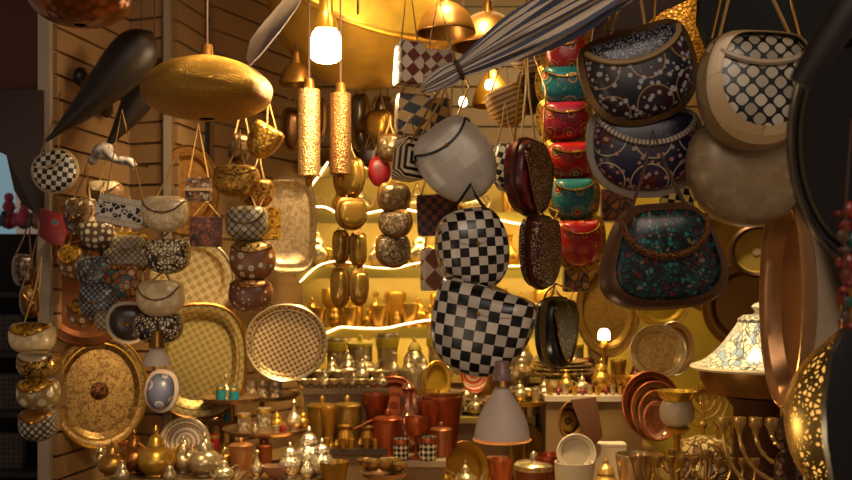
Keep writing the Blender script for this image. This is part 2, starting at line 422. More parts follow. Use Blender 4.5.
def vessel(kind, label, px, pyb, Y, hpx, mat, accent=None, cat=None, group=None, rz=0.0, base=None, name=None, z=None):
    c = at(px, pyb, Y)
    if z is not None: c.z = z
    h = m_(hpx, Y)
    nm = name or {'teapot': 'teapot', 'jar': 'lidded_jar', 'cup': 'cup', 'mug': 'tumbler', 'goblet': 'goblet', 'bottle': 'perfume_bottle', 'bowl': 'bowl',
          'vase': 'vase', 'canister': 'canister', 'pot': 'coffee_pot', 'glass': 'tea_glass'}[kind]
    t = thing(nm, label, cat or nm.split('_')[-1], c, group, (0, 0, rz)); t.scale = (h, h, h)
    ac = accent or mat; P = PROF[kind]; seg = 20
    sharp = kind in ('mug', 'canister')
    part('body', kind, lambda b: b.lathe(P if sharp else smooth(P, 3), seg), mat, t)
    if kind == 'teapot':
        part('lid', kind, lambda b: lid(b, .15, .6, 1.0), ac, t)
        part('spout', kind, lambda b: b.tube(smooth([(.3, 0, .25), (.46, 0, .32), (.52, 0, .5), (.62, 0, .66)]), [.07-.004*i for i in range(13)], 8), mat, t)
        part('handle', kind, lambda b: b.tube(smooth([(-.3, 0, .52), (-.48, 0, .6), (-.56, 0, .42), (-.46, 0, .22), (-.34, 0, .2)]), .03, 6), mat, t)
    elif kind == 'jar': part('lid', kind, lambda b: lid(b, .17, .64, 1.0), ac, t)
    elif kind == 'bottle': part('stopper', kind, lambda b: b.lathe(smooth([(.07, .86), (.1, .9), (.05, .95), (.01, 1.0)], 3), 12), ac, t)
    elif kind == 'canister': part('lid', kind, lambda b: b.lathe([(.32, .7), (.33, .78), (.28, .82), (.06, .85), (.07, .92), (.05, .97), (.001, 1.0)], 18), ac, t)
    elif kind == 'mug' or kind == 'glass' or kind == 'cup':
        if accent: part('band', kind, lambda b: b.lathe([(.345 if kind != 'mug' else .372, .74), (.375, .76), (.40 if kind == 'cup' else .375, .95), (.37, .97)] if kind != 'glass' else [(.3, .72), (.31, .74), (.335, .97), (.32, .99)], 20), accent, t)
    elif kind == 'pot':
        part('handle', kind, lambda b: b.tube([(.34, 0, .8), (.7, 0, .95), (1.35, 0, 1.25)], [.045, .05, .06], 8), ac, t)
    return t

def menorah(label, px, pyb, Y, hpx, mat, rz=0.0, arms=4, group=None, wf=.5):
    c = at(px, pyb, Y); h = m_(hpx, Y)
    t = thing('menorah', label, 'menorah', c, group, (0, 0, rz)); t.scale = (h, h, h)
    part('base', 'm', lambda b: b.lathe(smooth([(.001, 0), (.2, 0), (.2, .03), (.12, .06), (.05, .12), (.03, .2)], 3), 20), mat, t)
    def st(b):
        b.lathe(smooth([(.03, .18), (.02, .3), (.045, .36), (.02, .42), (.02, .6), (.04, .66), (.018, .72), (.018, .97)], 3), 12)
    part('stem', 'm', st, mat, t)
    for k in range(1, arms+1):
        r = wf*k/arms
        o = part('arm', ('a', k, arms, wf), lambda b, r=r: b.tube([(r*math.cos(an), 0, .92-r*math.sin(an)*1.1) for an in [PI*i/36 for i in range(37)]], [.011+.005*(i % 4 == 0) for i in range(37)], 6), mat, t)
        for sg in (-1, 1):
            part('candle_cup', 'c', lambda b: b.lathe([(.014, .9), (.02, .93), (.04, .96), (.04, 1.0), (.028, 1.0), (.02, .97)], 10), mat, o, (sg*r, 0, 0))
    part('center_cup', 'm', lambda b: b.lathe([(.014, .95), (.02, .98), (.045, 1.01), (.045, 1.06), (.03, 1.06), (.02, 1.02)], 10), mat, t)
    return t
def dome_lamp(name, label, px, pyt, Y, wpx, hpx, mat, shape='bell', cordtop=None, cat='lamp', inner=None):
    """hanging shade; pyt is the top of the shade"""
    r = m_(wpx, Y)/2; h = m_(hpx, Y); c = at(px, pyt+hpx, Y)
    t = thing(name, label, cat, c)
    P = {'bell': [(.25, 1.0), (.27, .88), (.4, .74), (.66, .55), (.88, .33), (.98, .12), (1.0, 0), (.97, 0), (.94, .12), (.84, .32), (.6, .54), (.36, .72), (.2, .88)],
         'disc': [(.05, 1.0), (.3, .97), (.7, .82), (.95, .6), (1.0, .45), (.93, .25), (.65, .08), (.25, .0), (.12, .0)],
         'bowl': [(.1, 1.0), (.4, .9), (.75, .6), (.95, .2), (1.0, 0), (.96, 0), (.7, .58), (.38, .85), (.1, .93)],
         'cyl': [(.4, 1.0), (.9, .97), (1.0, .93), (1.0, .1), (.9, .04), (.3, 0), (.1, 0)]}[shape]
    MB().lathe([(q*r, z*h) for q, z in smooth(P, 3)], 40).build('lamp_shade', mat, t)
    MB().lathe([(.001, h*1.0+.03), (.012, h+.028), (.016, h), (.02, h-.01), (.001, h-.012)], 14).build('cap', BRASSD, t)
    top = at(px, cordtop if cordtop is not None else -60, Y).z-c.z
    MB().tube([(0, 0, h+.02), (0, 0, top)], .003, 6).build('cord', CORDD, t)
    return t, c

exec_order = []
# ================================================================== THE SETTING
def slatwall(name, p0, p1, z0, z1, mat, pitch=.062, gap=.008, th=.014):
    p0 = Vector((*p0, 0)); p1 = Vector((*p1, 0)); d = p1-p0; L = d.length; ang = math.atan2(d.y, d.x)
    M = Matrix.Translation(p0) @ Matrix.Rotation(ang, 4, 'Z'); b = MB()
    b.box(0, L, .001, .012, z0, z1, M)
    z = z0
    while z < z1:
        b.box(0, L, -th, .001, z+gap/2, min(z+pitch-gap/2, z1), M); z += pitch
    return struct(name, b, mat)
WALLM = slat('94704a'); WALLD = slat('886440'); GOLDW = plain('bc9a34', .5, 0, .2)
struct('floor', MB().box(-2.6, 2.2, .2, 6.5, -.05, 0), plain('4a3a2a', .7))
struct('ceiling', MB().box(-1.6, 2.2, .8, 4.4, 2.75, 2.8), plain('5a4028', .8))
PA = (-.972, 2.6); PB = (-.900, 3.02); PC = (-.777, 2.975); PD = (-.758, 3.0); PE = (-.715, 3.235); PF = (-.47, 3.72)
slatwall('wall_left', PA, PB, 0, 2.75, WALLM)
slatwall('wall_left_return', PB, PC, 0, 2.75, WALLM)
slatwall('wall_left_inner', PD, PE, 0, 2.75, WALLM)
slatwall('wall_back_left', (PE[0]+.02, PE[1]), PF, 0, 2.75, WALLD, .075)
struct('wall_back', MB().box(-.6, 1.75, 3.78, 3.83, 0, 2.75), GOLDW)
slatwall('wall_back_upper', (-.50, 3.775), (1.6, 3.775), 2.02, 2.75, slat('7a5a34'), .075)
struct('wall_right', MB().add([(.84, 1.95, 0), (1.62, 3.8, 0), (1.66, 3.78, 0), (.88, 1.93, 0), (.84, 1.95, 2.75), (1.62, 3.8, 2.75), (1.66, 3.78, 2.75), (.88, 1.93, 2.75)],
       [(0, 1, 5, 4), (1, 2, 6, 5), (2, 3, 7, 6), (3, 0, 4, 7), (0, 3, 2, 1), (4, 5, 6, 7)]), plain('8a6a34', .6))
struct('trim_1', MB().box(PA[0]-.028, PA[0]+.002, 2.575, 2.60, 0, 2.75), plain('9a8a78', .5))       # pale post at the front edge of the slatwall
struct('trim_2', MB().box(-.775, -.756, 2.95, 2.972, 0, 2.75), plain('8a7a68', .5))                # pale post at the inner corner
struct('trim_3', MB().box(-.712, -.700, 3.20, 3.232, 1.6, 2.75), plain('120c0a', .5))              # dark upright strip
b = MB(); p = at(805, 225, 1.95); q = at(836, 225, 1.95)
struct('trim_4', b.box(p.x, q.x, 1.93, 1.96, 0, 2.75), plain('b09a80', .5))                       # pale pillar right

def counter(name, label, pyf, Yf, Yb, px0, px1, mat, cat='counter', z=None, rnd=None):
    zt = at(0, pyf, Yf).z if z is None else z
    c = at((px0+px1)/2, pyf, Yf); w = m_(px1-px0, Yf)/2
    t = thing(name, label, cat, (c.x, Yf, CZ))
    MB().box(-w, w, 0, Yb-Yf, zt-CZ-.016, zt-CZ).build('top', mat, t)
    MB().box(-w*.97, w*.97, .012, Yb-Yf, 0.0005, zt-CZ-.016).build('side_panel', plain('7a5c34', .6), t)
    return zt
CZ = .93
t = thing('display_counter', 'long brown shop counter carrying the brass and copper wares', 'counter', (0, 2.2, 0))
def prism(poly, z0, z1):
    n = len(poly); vs = [(x, y, z0) for x, y in poly]+[(x, y, z1) for x, y in poly]
    return MB().add(vs, [tuple(range(n))[::-1], tuple(range(n, 2*n))]+[(i, (i+1) % n, (i+1) % n+n, i+n) for i in range(n)], [(x, y) for x, y, z in vs])
prism([(-.93, 0), (.40, 0), (.40, -.62), (.73, -.62), (.73, -.15), (.80, -.15), (.80, 1.5), (-.42, 1.5), (-.66, 1.0), (-.70, .70), (-.87, .70), (-.93, .38)], CZ-.03, CZ).build('top', plain('8a6838', .45), t)
prism([(-.90, .03), (.43, .03), (.43, -.59), (.70, -.59), (.70, -.12), (.76, -.12), (.76, 1.5), (-.40, 1.5), (-.64, 1.0), (-.68, .68), (-.85, .68), (-.90, .36)], 0, CZ-.03).build('front_panel', plain('5c3c20', .6), t)

# wall shelves with light strips
SHY = 3.52
def shelf(px0, px1, py, label, Yf=SHY, th=.03):
    p = at(px0, py, Yf); q = at(px1, py, Yf)
    t = thing('wall_shelf', label, 'shelf', (p.x, Yf, p.z), 'lit shelves on the back wall')
    L = q.x-p.x
    MB().box(0, L, 0, 3.78-Yf, -th*.4, 0).build('board', plain('c0a444', .45), t)
    MB().box(0, L, -.006, 0, -th*1.2, .002).build('fascia', plain('b09a38', .45), t)
    return p.z
def ledstrip(pts, label, Y=SHY-.012, r=.0032):
    P = [at(x, y, Y) for x, y in pts]
    P = [Vector(v) for v in smooth([tuple(v) for v in P], 5)]
    o = P[0].copy(); b = MB(); b.tube([v-o for v in P], r, 6)
    t = b.build('light_strip', emis('ffd9a0', LEDST), None, o); tag(t, label, 'light')
LEDST = 7.0
Z1 = shelf(296, 640, 213, 'high back wall shelf below the cylinder lamps with silver pots')
Z2 = shelf(296, 640, 268, 'middle back wall shelf beside the black and white disc purse')
Z3 = shelf(300, 640, 328, 'low back wall shelf lined with many tiny gold vessels')
Z0 = shelf(300, 640, 167, 'topmost back wall shelf behind the hammered cylinder lamps')
ledstrip([(311, 207), (325, 207), (336, 212), (352, 214), (368, 213), (384, 210), (402, 209), (420, 212), (436, 214), (480, 216), (520, 224), (560, 226)], 'wavy white light strip along the edge of the high shelf')
ledstrip([(311, 186), (320, 174), (328, 162)], 'short slanting light strip between the two cylinder lamps')
ledstrip([(356, 168), (366, 167), (380, 169)], 'short glowing strip segment behind the red purse')
ledstrip([(300, 282), (318, 266), (340, 261), (370, 267), (395, 268), (412, 264), (430, 262), (470, 264), (515, 266), (560, 262)], 'thin wavy light strip along the edge of the middle shelf', r=.0022)
ledstrip([(320, 336), (333, 330), (342, 327), (360, 328), (385, 328), (405, 324), (430, 320), (470, 318), (520, 312), (540, 313)], 'bright wavy light strip along the edge of the low shelf')

# risers on the counter
RZ0 = counter('display_riser', 'low stand at the lower left carrying the teapots', 487, 2.3, 2.56, 95, 232, plain('6a5030', .5), 'stand')
RZ1 = counter('display_riser', 'raised stand behind the silver bowls at the left', 389, 2.92, 3.15, 302, 388, plain('6a5030', .5), 'stand')
RZ2 = counter('display_riser', 'low stand under the long handled brass coffee pots', 449, 2.72, 2.9, 322, 388, plain('3c2814', .5), 'stand')
RZ3 = counter('display_riser', 'rounded low stand carrying the copper cups and checkered tumblers', 461, 2.66, 2.9, 380, 446, plain('a08868', .5), 'stand')
RZ4 = counter('display_riser', 'long stand below the lowest lit shelf with glasses', 378, 3.32, 3.5, 330, 640, plain('a88638', .45), 'stand')
RZ5 = counter('display_riser', 'stand behind the white lampshade carrying silver platters', 418, 3.0, 3.3, 410, 535, plain('a08438', .45), 'stand')
RZ6 = counter('display_riser', 'pale box stand carrying small red and brass wares', 396, 2.86, 3.15, 545, 645, plain('b8a488', .5), 'stand')

# ------------------------------------------------------------------ hanging rails above the frame
def rail(x0, x1, Y, z, label):
    t = MB().tube([(0, 0, 0), (x1-x0, 0, 0)], .008, 8).build('hanging_rail', DARKM, None, (x0, Y, z)); tag(t, label, 'rail')

# ================================================================== LEFT: far background
BLUEL = plain('8fb4bc', .5)
t = MB().box(-2.5, -2.15, 5.2, 5.24, 0, 2.9).build('glowing_shutter', emis('8fb8c8', .4)); tag(t, 'pale blue panel of the neighbouring stall with daylight put in as glow, far left', 'panel')  # panel emits softly in place of daylight falling on it
t = thing('goods_rack', 'dark rack of small goods in the next stall, far left', 'rack', (-1.75, 4.0, 0))
for k in range(6):
    MB().box(-.4, .24, 0, .3, .25+k*.24, .27+k*.24).build('shelf_board', plain('1c1412', .6), t)
MB().box(-.4, .24, .3, .32, 0, 1.72).build('back_panel', plain('0e0a0a', .8), t)
for i, (x, y, w, c, nm) in enumerate([(4, 196, 9, '3a4a6a', 'blue'), (16, 203, 8, 'b04068', 'pink'), (24, 214, 12, 'c0506a', 'large pink'), (30, 200, 8, '2a7060', 'green'), (9, 216, 8, '8a3030', 'dark red'), (38, 207, 9, 'a87060', 'peach'), (3, 214, 7, '404048', 'grey')]):
    P = at(x, y, 3.95); P.z = 1.7305
    MB().sphere((0, 0, m_(w, 3.95)*.7), m_(w, 3.95)*.7, 10).sphere((0, 0, m_(w, 3.95)*1.4), m_(w, 3.95)*.4, 8).build('trinket', plain(c, .5), None, P)
    tag(COL.objects[-1], nm+' round trinket on top of the dark rack in the next stall', 'trinket', 'trinkets in the next stall')
for i, (x, y, w, c, nm) in enumerate([(-6, 0, 16, '46628a', 'large blue'), (9, 0, 18, 'b84868', 'large rose'), (24, 0, 14, '305c50', 'large green'), (37, 0, 14, 'c06848', 'large coral'), (49, 0, 12, '7a3050', 'plum')]):
    P = at(x, 200, 4.16); P.z = 1.7305
    MB().sphere((0, 0, m_(w, 4)*.55), m_(w, 4)*.55, 10).sphere((0, 0, m_(w, 4)*1.3), m_(w, 4)*.4, 8).sphere((0, 0, m_(w, 4)*1.85), m_(w, 4)*.3, 8).build('trinket', plain(c, .5), None, P)
    tag(COL.objects[-1], nm+' round trinket, back row on the dark rack of the next stall', 'trinket', 'trinkets in the next stall')
k = 0
for r in range(5):
    for cx in range(2):
        z = .27+r*.24+.0005 if r < 5 else 0; x = -2.02+cx*.24
        b = MB().box(-.08, .08, 0, .05, 0, .15)
        o = b.build('packet', lattice('4a4038', '181210', .02, .3, 0.0), None, (x+.06, 4.05, z+.24*0)); k += 1
        tag(o, 'dim patterned packet standing in the dark rack of the next stall', 'packet', 'packets in the dark rack')
# brown hanging cloths
def slab(name, label, cat, pts, Y, th, mat, group=None):
    P = [at(x, y, Y) for x, y in pts]; o = Vector((sum(p.x for p in P)/len(P), Y, min(p.z for p in P))); n = len(P)
    vs = [p-o for p in P]+[p-o+Vector((0, th, 0)) for p in P]
    cc = sum((p-o for p in P), Vector())/n
    vs += [cc+Vector((0, -th*.7, 0)), cc+Vector((0, th*1.7, 0))]
    fs = [(i, (i+1) % n, 2*n) for i in range(n)]+[((i+1) % n+n, i+n, 2*n+1) for i in range(n)]+[(i, i+n, (i+1) % n+n, (i+1) % n) for i in range(n)]
    ob = MB().add(vs, fs).build(name, mat, None, o); return tag(ob, label, cat, group)
slab('hanging_cloth', 'dark reddish brown cloth hanging in front of the pale blue panel', 'cloth', [(-60, -80), (43, -80), (43, 92), (28, 100), (6, 98), (-60, 90)], 2.62, .03, plain('4a2414', .8))
slab('leather_bag', 'big dark brown leather bag hanging at the far left edge', 'bag', [(-40, 98), (8, 90), (42, 90), (42, 226), (36, 214), (22, 204), (14, 190), (13, 176), (21, 164), (10, 154), (3, 140), (-40, 134)], 2.56, .04, plain('2c1810', .6))
slab('red_cloth', 'dark red cloth with green spots hung below the round checkered purse', 'cloth', [(40, 208), (60, 214), (66, 232), (62, 246), (48, 243), (39, 236)], 2.45, .012, flower('6a1414', (('1a5a5a', 0),) and ((0, '1a5a5a'), (.22, '8a1c14')), .05))

# ================================================================== TOP LEFT
dome_lamp('dome_lamp', 'hammered copper dome lampshade cut off by the top left edge', 80, -40, 1.9, 100, 65, metal('b06428', .3, 'hammer', 55.0), 'disc', -110)
def horn(px0, py0, px1, py1, Y, w, label):
    a = at(px0, py0, Y); b_ = at(px1, py1, Y-.05); d = a-b_; o = b_
    prof = [.0, .04, .10, .3, .55, .78, .92, 1.0]; rs = [.06, .1, .16, .45, .8, 1.0, .8, .1]
    MB_ = MB(); pts = [d*p+Vector((0, 0, -.015*math.sin(p*PI))) for p in prof]
    MB_.tube([Vector(v) for v in smooth([tuple(p) for p in pts], 3)], [max(.001, x[0]*m_(w, Y)/2) for x in smooth([(r, 0) for r in rs], 3)], 14)
    t = MB_.build('hunting_horn', metal('24160e', .5, 'plain', 30.0, '140c08', .2), None, o); tag(t, label, 'horn')
    hk = MB().tube([d*.9, d*.9+Vector((0, .0, .25))], .002, 5).build('cord', CORDD, t)
horn(152, 32, 46, 141, 2.45, 46, 'long dark tapering horn, the larger of two, its point down left')
horn(160, 58, 104, 150, 2.62, 36, 'dark tapering horn hanging right behind the larger one')
for (x, y, w, h, l) in ((81, 77, 14, 20, 'upper small black oval knob on the slatwall behind the horns'), (106, 107, 13, 22, 'lower small black oval knob on the slatwall between the horns')):
    Y = 2.6+(.06 if x < 90 else .2)
    P = at(x, y+h/2, Y+.0)
    o = MB().sphere((0, 0, m_(h, Y)/2), (m_(w, Y)/2, .03, m_(h, Y)/2), 14).build('wall_fitting', BLACK, None, P); tag(o, l, 'wall fitting')
    MB().tube([(0, .0, m_(h, Y)/2), (-.015, .11 if x < 90 else .1, m_(h, Y)/2)], .006, 6).build('bracket', BLACK, o)
b, c = dome_lamp('disc_lamp', 'wide flat pierced brass lamp hanging below the pale wall post', 207, 57, 2.25, 130, 62, metal('b88a30', .36, 'hammer', 420.0, '7a5418'), 'disc')
# bare bulb
t = thing('hanging_bulb', 'glowing white bare bulb hanging on a brass socket', 'bulb', at(326, 62, 2.4))
MB().lathe([(q*.036, z*.075) for q, z in smooth([(.01, -.02), (.6, 0), (.98, .12), (1, .3), (1, .7), (.86, .95), (.5, 1.02)], 3)], 24).build('bulb', emis('ffe6c0', 28.0), t)
MB().lathe([(.018, .076), (.028, .078), (.026, .095), (.02, .115), (.017, .12), (.017, .16), (.005, .165)], 18).build('socket', BRASS, t)
MB().tube([(0, 0, .16), (0, 0, .42)], .007, 8).build('cord', BRASSD, t)
BULB = at(326, 46, 2.4)
# great brass bowl lampshade behind the bulb
t = thing('brass_bowl_lamp', 'huge golden brass bowl lampshade tilted behind the bare bulb', 'lamp', at(358, 14, 2.95))
M = Matrix.Translation((0, 0, 0)) @ Matrix.Rotation(math.radians(22), 4, 'Y') @ Matrix.Rotation(math.radians(30), 4, 'X')
MB().lathe([(q*.295, z*.295) for q, z in smooth([(.001, -.72), (.3, -.68), (.62, -.5), (.86, -.2), (1.0, .2), (.98, .22), (.84, -.16), (.6, -.46), (.3, -.63), (.001, -.67)], 4)], 56, M).build('lamp_shade', metal('d8aa40', .42, 'plain'), t)
MB().tube([(.295*math.cos(2*PI*k/48), .295*math.sin(2*PI*k/48), .062) for k in range(48)], .006, 6, True, M=M).build('rim', BRASS, t)
MB().tube([(0, 0, .0), (0, 0, .6)], .004, 6).build('cord', CORDD, t)
slab('cloth_strip', 'grey brown strip of cloth slanting down left of the bulb', 'cloth', [(304, -8), (290, -8), (262, 24), (250, 40), (246, 58), (249, 66), (262, 52), (280, 30), (296, 8)], 2.2, .012, plain('6a564a', .9))
# brass shades behind
for (x, y, Y, w, h, l, mm, sp) in [(296, 62, 2.8, 34, 22, 'small dim brass dome lamp hanging just left below the bare bulb', BRASSD, 'bowl'),
        (488, 12, 2.7, 74, 34, 'dim brown brass dome lamp near the top centre', BRASSD, 'bowl'),
        (446, 2, 2.55, 60, 30, 'dim brass dome lamp near the top, left of the furled parasol', BRASSD, 'bowl'),
        (492, 66, 3.1, 40, 40, 'small brass bell lamp behind the furled parasol', BRASS, 'bell'),
        (676, -20, 2.5, 70, 92, 'tall hammered brass lamp behind the blue mosaic purse', metal('9a6a20', .35, 'hammer', 120.0), 'cyl'),
        (620, -30, 2.95, 70, 84, 'reddish brown dome lamp at the top, above the mosaic purses', metal('6a3a1c', .5, 'hammer', 60.0), 'disc')]:
    dome_lamp('dome_lamp', l, x, y, Y, w, h, mm, sp)
# hammered cylinder lamps
for (x0, x1, y0, y1, Y, l, c) in [(298, 320, 90, 178, 2.6, 'tall bright hammered brass cylinder lamp, the left one below the bulb', 'd8b070'), (330, 351, 94, 176, 2.62, 'tall hammered copper brown cylinder lamp, the right one below the bulb', 'a07848')]:
    t, cc = dome_lamp('cylinder_lamp', l, (x0+x1)/2, y0, Y, x1-x0, y1-y0, metal(c, .34, 'hammer', 230.0, '6a3c10'), 'cyl', -40)
    MB().lathe([(.006, 0), (.012, -.005), (.008, -.02), (.001, -.026)], 12).build('finial', BRASS, t)
# small bulbs between the checkered box and parasol
for x, y, l in ((463, 102, 'tiny glowing bulb left, under the furled parasol'), (489, 85, 'tiny glowing bulb under the middle of the furled parasol')):
    o = thing('small_bulb', l, 'bulb', at(x, y+5, 3.0))
    MB().lathe([(q*.013, z*.03) for q, z in smooth([(.01, 0), (.7, .1), (1, .5), (.6, 1.0)], 3)], 12).build('bulb', emis('ffe2b0', 6.0), o)
    MB().tube([(0, 0, .03), (0, 0, .6)], .003, 5).build('cord', CORDD, o)

# ------------------------------------------------------------------ trays on the left walls
TR = metal('a88440', .34, 'radial', 42.0, '4a3210')
tray('round_tray', 'large round engraved brass tray hanging on the lower left slatwall', 54, 334, 145, 448, 2.68, metal('b08c50', .36, 'filigree', 75.0, '7c5a2c'), BRASS, yaw=.45, well=.78, mid=metal('7a4a1c', .35, 'filigree', 60.0))
tray('round_tray', 'big plain copper tray behind the cluster of studded purses', 36, 232, 136, 346, 2.64, metal('7a4420', .4), metal('a0622c', .3), yaw=.35, well=.8)
tray('round_tray', 'round golden tray with worn face behind the hanging gold clutches', 157, 146, 219, 236, 3.02, metal('a87430', .38, 'filigree', 90.0, '8a5c28'), BRASSD, yaw=.15)
tray('round_tray', 'pale silver round tray behind the pearl purses', 152, 238, 233, 320, 2.95, metal('dcc088', .32, 'geo', 200.0, 'b89860'), SILV, yaw=.2)
tray('oval_tray', 'large dark gold embossed oval tray right of the patterned pendant lamp', 155, 303, 245, 418, 2.9, metal('a08a50', .42, 'geo', 260.0, '846c38'), BRASSD, yaw=.3, n=2.6)
tray('oval_tray', 'pale silver tray with rounded corners hanging right of the stacked clutches', 262, 178, 315, 273, 3.2, metal('dcc090', .3, 'filigree', 60.0, 'b89868'), SILV, yaw=.25, n=4.0, well=.84)
tray('round_tray', 'round silver tray with dark engraved star pattern and thick rim', 246, 304, 327, 381, 3.0, metal('c8aa7c', .34, 'geo', 330.0, '6a4c2c'), SILV, yaw=.1, well=.85)
tray('plate', 'cream plate with concentric dotted rings leaning at the lower left', 161, 419, 210, 465, 2.55, metal('cdb89a', .5, 'rings', 130.0, '8a7050', .1), SILV, yaw=.1, pitch=-.2, cat='plate')
tray('round_tray', 'brass plate standing on edge behind the left silver coffee cups', 206, 314, 246, 378, 3.12, metal('a8842c', .35), BRASS, yaw=.6)
# ------------------------------------------------------------------ purses, left
PW = mosaic(('dcc69c', 'cdb48a', 'c4a87c', 'd4bc90'), 'a88a5c', .011, .03); PWL = mosaic(('c8b288', 'b89e70', 'bea678'), 'a88a5c', .02, .02)
STUD = lambda c='6a5848': lattice('b0a488', c, .011, .25)
STAR = mosaic(('b8a890', '6a5030', '7a6a58', '5a3c1c'), '3a2410', .014, .09)
FLOR = flower('7a4a20', ((0, 'c8b898'), (.12, '7a5a30'), (.17, 'c4b698'), (.3, '7a5a30')), .024, .4)
GOLDC = metal('c8962e', .3, 'filigree', 90.0, '6a4410')
CR = plain('c8b48a', .5)
purse('round_purse', 'small round purse with black and white checkered face by the left post', 'purse', 34, 151, 77, 192, 2.4, checker('cfc4b0', '1a1614', .012, .5), checker('cfc4b0', '1a1614', .012, .2), CR, edge=plain('a88c64', .5), n=2, cut=.95, roll=-.35, flapd=.3, thick=.018)
def cluster(x0, y0, x1, y1, Y, body, label, flap=None, trim=None, **k):
    return purse('hard_clutch', label, 'purse', x0-3, y0-2, x1+3, y1+3, Y, body, flap, trim, **{**dict(group='metal clutches in the left cluster', thick=.03, n=2.2), **k})
C = cluster
C(90, 183, 120, 200, 2.6, pearl('a8845c', '7a5834', .01), 'shallow beige clutch at the very top of the left cluster', PW, BRASSD, strap=.12)
C(66, 200, 98, 234, 2.52, STAR, 'brown and silver studded clutch at the upper left of the cluster', STAR, BRASSD, strap=.1, yaw=-.3)
C(84, 222, 112, 248, 2.48, flower('4a3424', ((0, 'c8b898'), (.2, '7a6a58'), (.24, 'b0a488'), (.36, '3a2c20')), .018, .3), 'dark clutch with pale round studs in the cluster middle', None, None, strap=.1)
C(106, 237, 144, 252, 2.5, STUD(), 'shallow silver lattice clutch just below the black and white rectangular one', None, None, edge=GOLDC, strap=.1)
C(106, 249, 146, 270, 2.49, STUD('5a4c40'), 'wide silver lattice clutch with a brown base in the cluster', None, None, edge=metal('7a4c20'), strap=.06)
C(62, 246, 90, 276, 2.5, FLOR, 'brown clutch with a white flower at the left of the cluster', GOLDC, BRASS, strap=.13, yaw=-.3)
C(80, 258, 112, 288, 2.47, mosaic(('6a7078', '4a4a50', '8a8478', '5a5048'), '241a14', .008, .1), 'grey blue mosaic clutch low in the cluster middle', None, None, strap=.1)
C(107, 266, 140, 298, 2.46, mosaic(('9a6c34', '8a5c2c', '2a5a58', '8a2c1c', '9a6c34'), '3a2410', .016, .08), 'golden clutch with turquoise and red spots', None, None, strap=.08)
C(82, 286, 116, 316, 2.44, lattice('8a8c90', '2c2826', .01, .3), 'dark grey clutch with silver dots near the bottom of the cluster', lattice('8a8c90', '2c2826', .01, .3), BRASSD, strap=.06)
C(70, 300, 100, 324, 2.47, FLOR, 'brown and gold flowered clutch at the lower left of the cluster', GOLDC, BRASSD, strap=.1)
C(98, 312, 118, 330, 2.42, STUD('6a4a28'), 'smallest clutch at the bottom of the left cluster', None, None, strap=.06)
C(113, 306, 145, 338, 2.36, plain('2a1c16', .3), 'dark round purse with pale ring edge at the bottom of the cluster', plain('3a2a20', .3), BRASSD, edge=plain('b8a488', .35), strap=.0, yaw=.2, n=2, cut=.95)
boxbag('white rectangular clutch with black wave ornament, tilted', 98, 197, 146, 227, 2.3, pearl('d0c4b0', 'b8a890', .02), plain('b8a890'), roll=.2, th=.03, name='rectangular_clutch', strap=.2, band=mosaic(('15120f', '15120f', 'c8beb0'), 'c8beb0', .011, .08), bandh=.5)
boxbag('small dark patterned clutch with pale bands left of the gold clutches, upper', 186, 178, 211, 202, 2.6, mosaic(('3a2014', '5a3420', '6a6058'), '1a0e08', .01), BRASSD, th=.03, name='rectangular_clutch', strap=.14, band=plain('7a6040'))
boxbag('small dark red brown boxy clutch left of the gold clutches, lower', 189, 217, 224, 247, 2.55, mosaic(('4a2414', '5a2c18', '3a1c10'), '1a0c06', .012), plain('6a3418'), th=.04, name='rectangular_clutch', strap=.04, yaw=.2)
purse('pearl_purse', 'cream pearl purse at the top of its column with a dotted line', 'purse', 142, 196, 189, 232, 2.3, PW, PW, CORDD, strap=.08, thick=.035, flapd=.4, group='pearl purses in a column')
purse('pearl_purse', 'cream purse with black leaf mosaic, second in its column', 'purse', 145, 239, 190, 274, 2.3, mosaic(('d8c8a4', 'c8b48c', 'b89c6c'), '241812', .0095, .13), mosaic(('d8c8a4', 'c8b48c'), '3a2818', .0095, .1), BRASSD, strap=.03, thick=.035, group='pearl purses in a column')
purse('pearl_purse', 'plain cream pearl purse, third in its column', 'purse', 137, 280, 184, 317, 2.28, PWL, PWL, CORDD, strap=.03, thick=.035, group='pearl purses in a column')
purse('pearl_purse', 'black and cream leaf mosaic purse, lowest in its column', 'purse', 134, 312, 183, 344, 2.3, mosaic(('d0bc98', 'c4ac84'), '181010', .0085, .16), None, None, strap=.0, thick=.035, group='pearl purses in a column')
t, c = dome_lamp('pendant_lamp', 'small white cone lampshade hanging below the cream purses', 157, 343, 2.26, 28, 22, plain('c8b4a4', .5), 'bell', 320)
purse('round_purse', 'round grey blue purse with pale arcs below the small white lampshade', 'purse', 148, 372, 176, 409, 2.42, flower('4a4c60', ((0, '2a2838'), (.16, '6a6c88'), (.32, 'a89c98'), (.38, '4a4c60')), .034, .6), None, None, edge=plain('a89484', .4), n=2, cut=.97, roll=.15, strap=.06)
t = thing('knotted_cloth', 'crumpled grey white cloth knot on the wall above the studded clutches', 'cloth', at(110, 168, 2.5))
P = [at(x, y, 2.5)-t.location for x, y in ((90, 164), (95, 157), (104, 150), (110, 156), (118, 161), (127, 160), (135, 167))]
MB().tube([Vector(v) for v in smooth([tuple(p) for p in P], 4)], [.007+.004*abs(math.sin(i*.8))+.012*math.exp(-((i-8)/3.5)**2) for i in range(25)], 12).build('cloth', stripes('a89c94', '7a7068', 300.0), t)
MB().tube([at(110, 160, 2.5)-t.location+Vector((0, 0, 0)), at(110, 160, 2.5)-t.location+Vector((.01, .30, .02))], .004, 6).build('hook', DARKM, t)
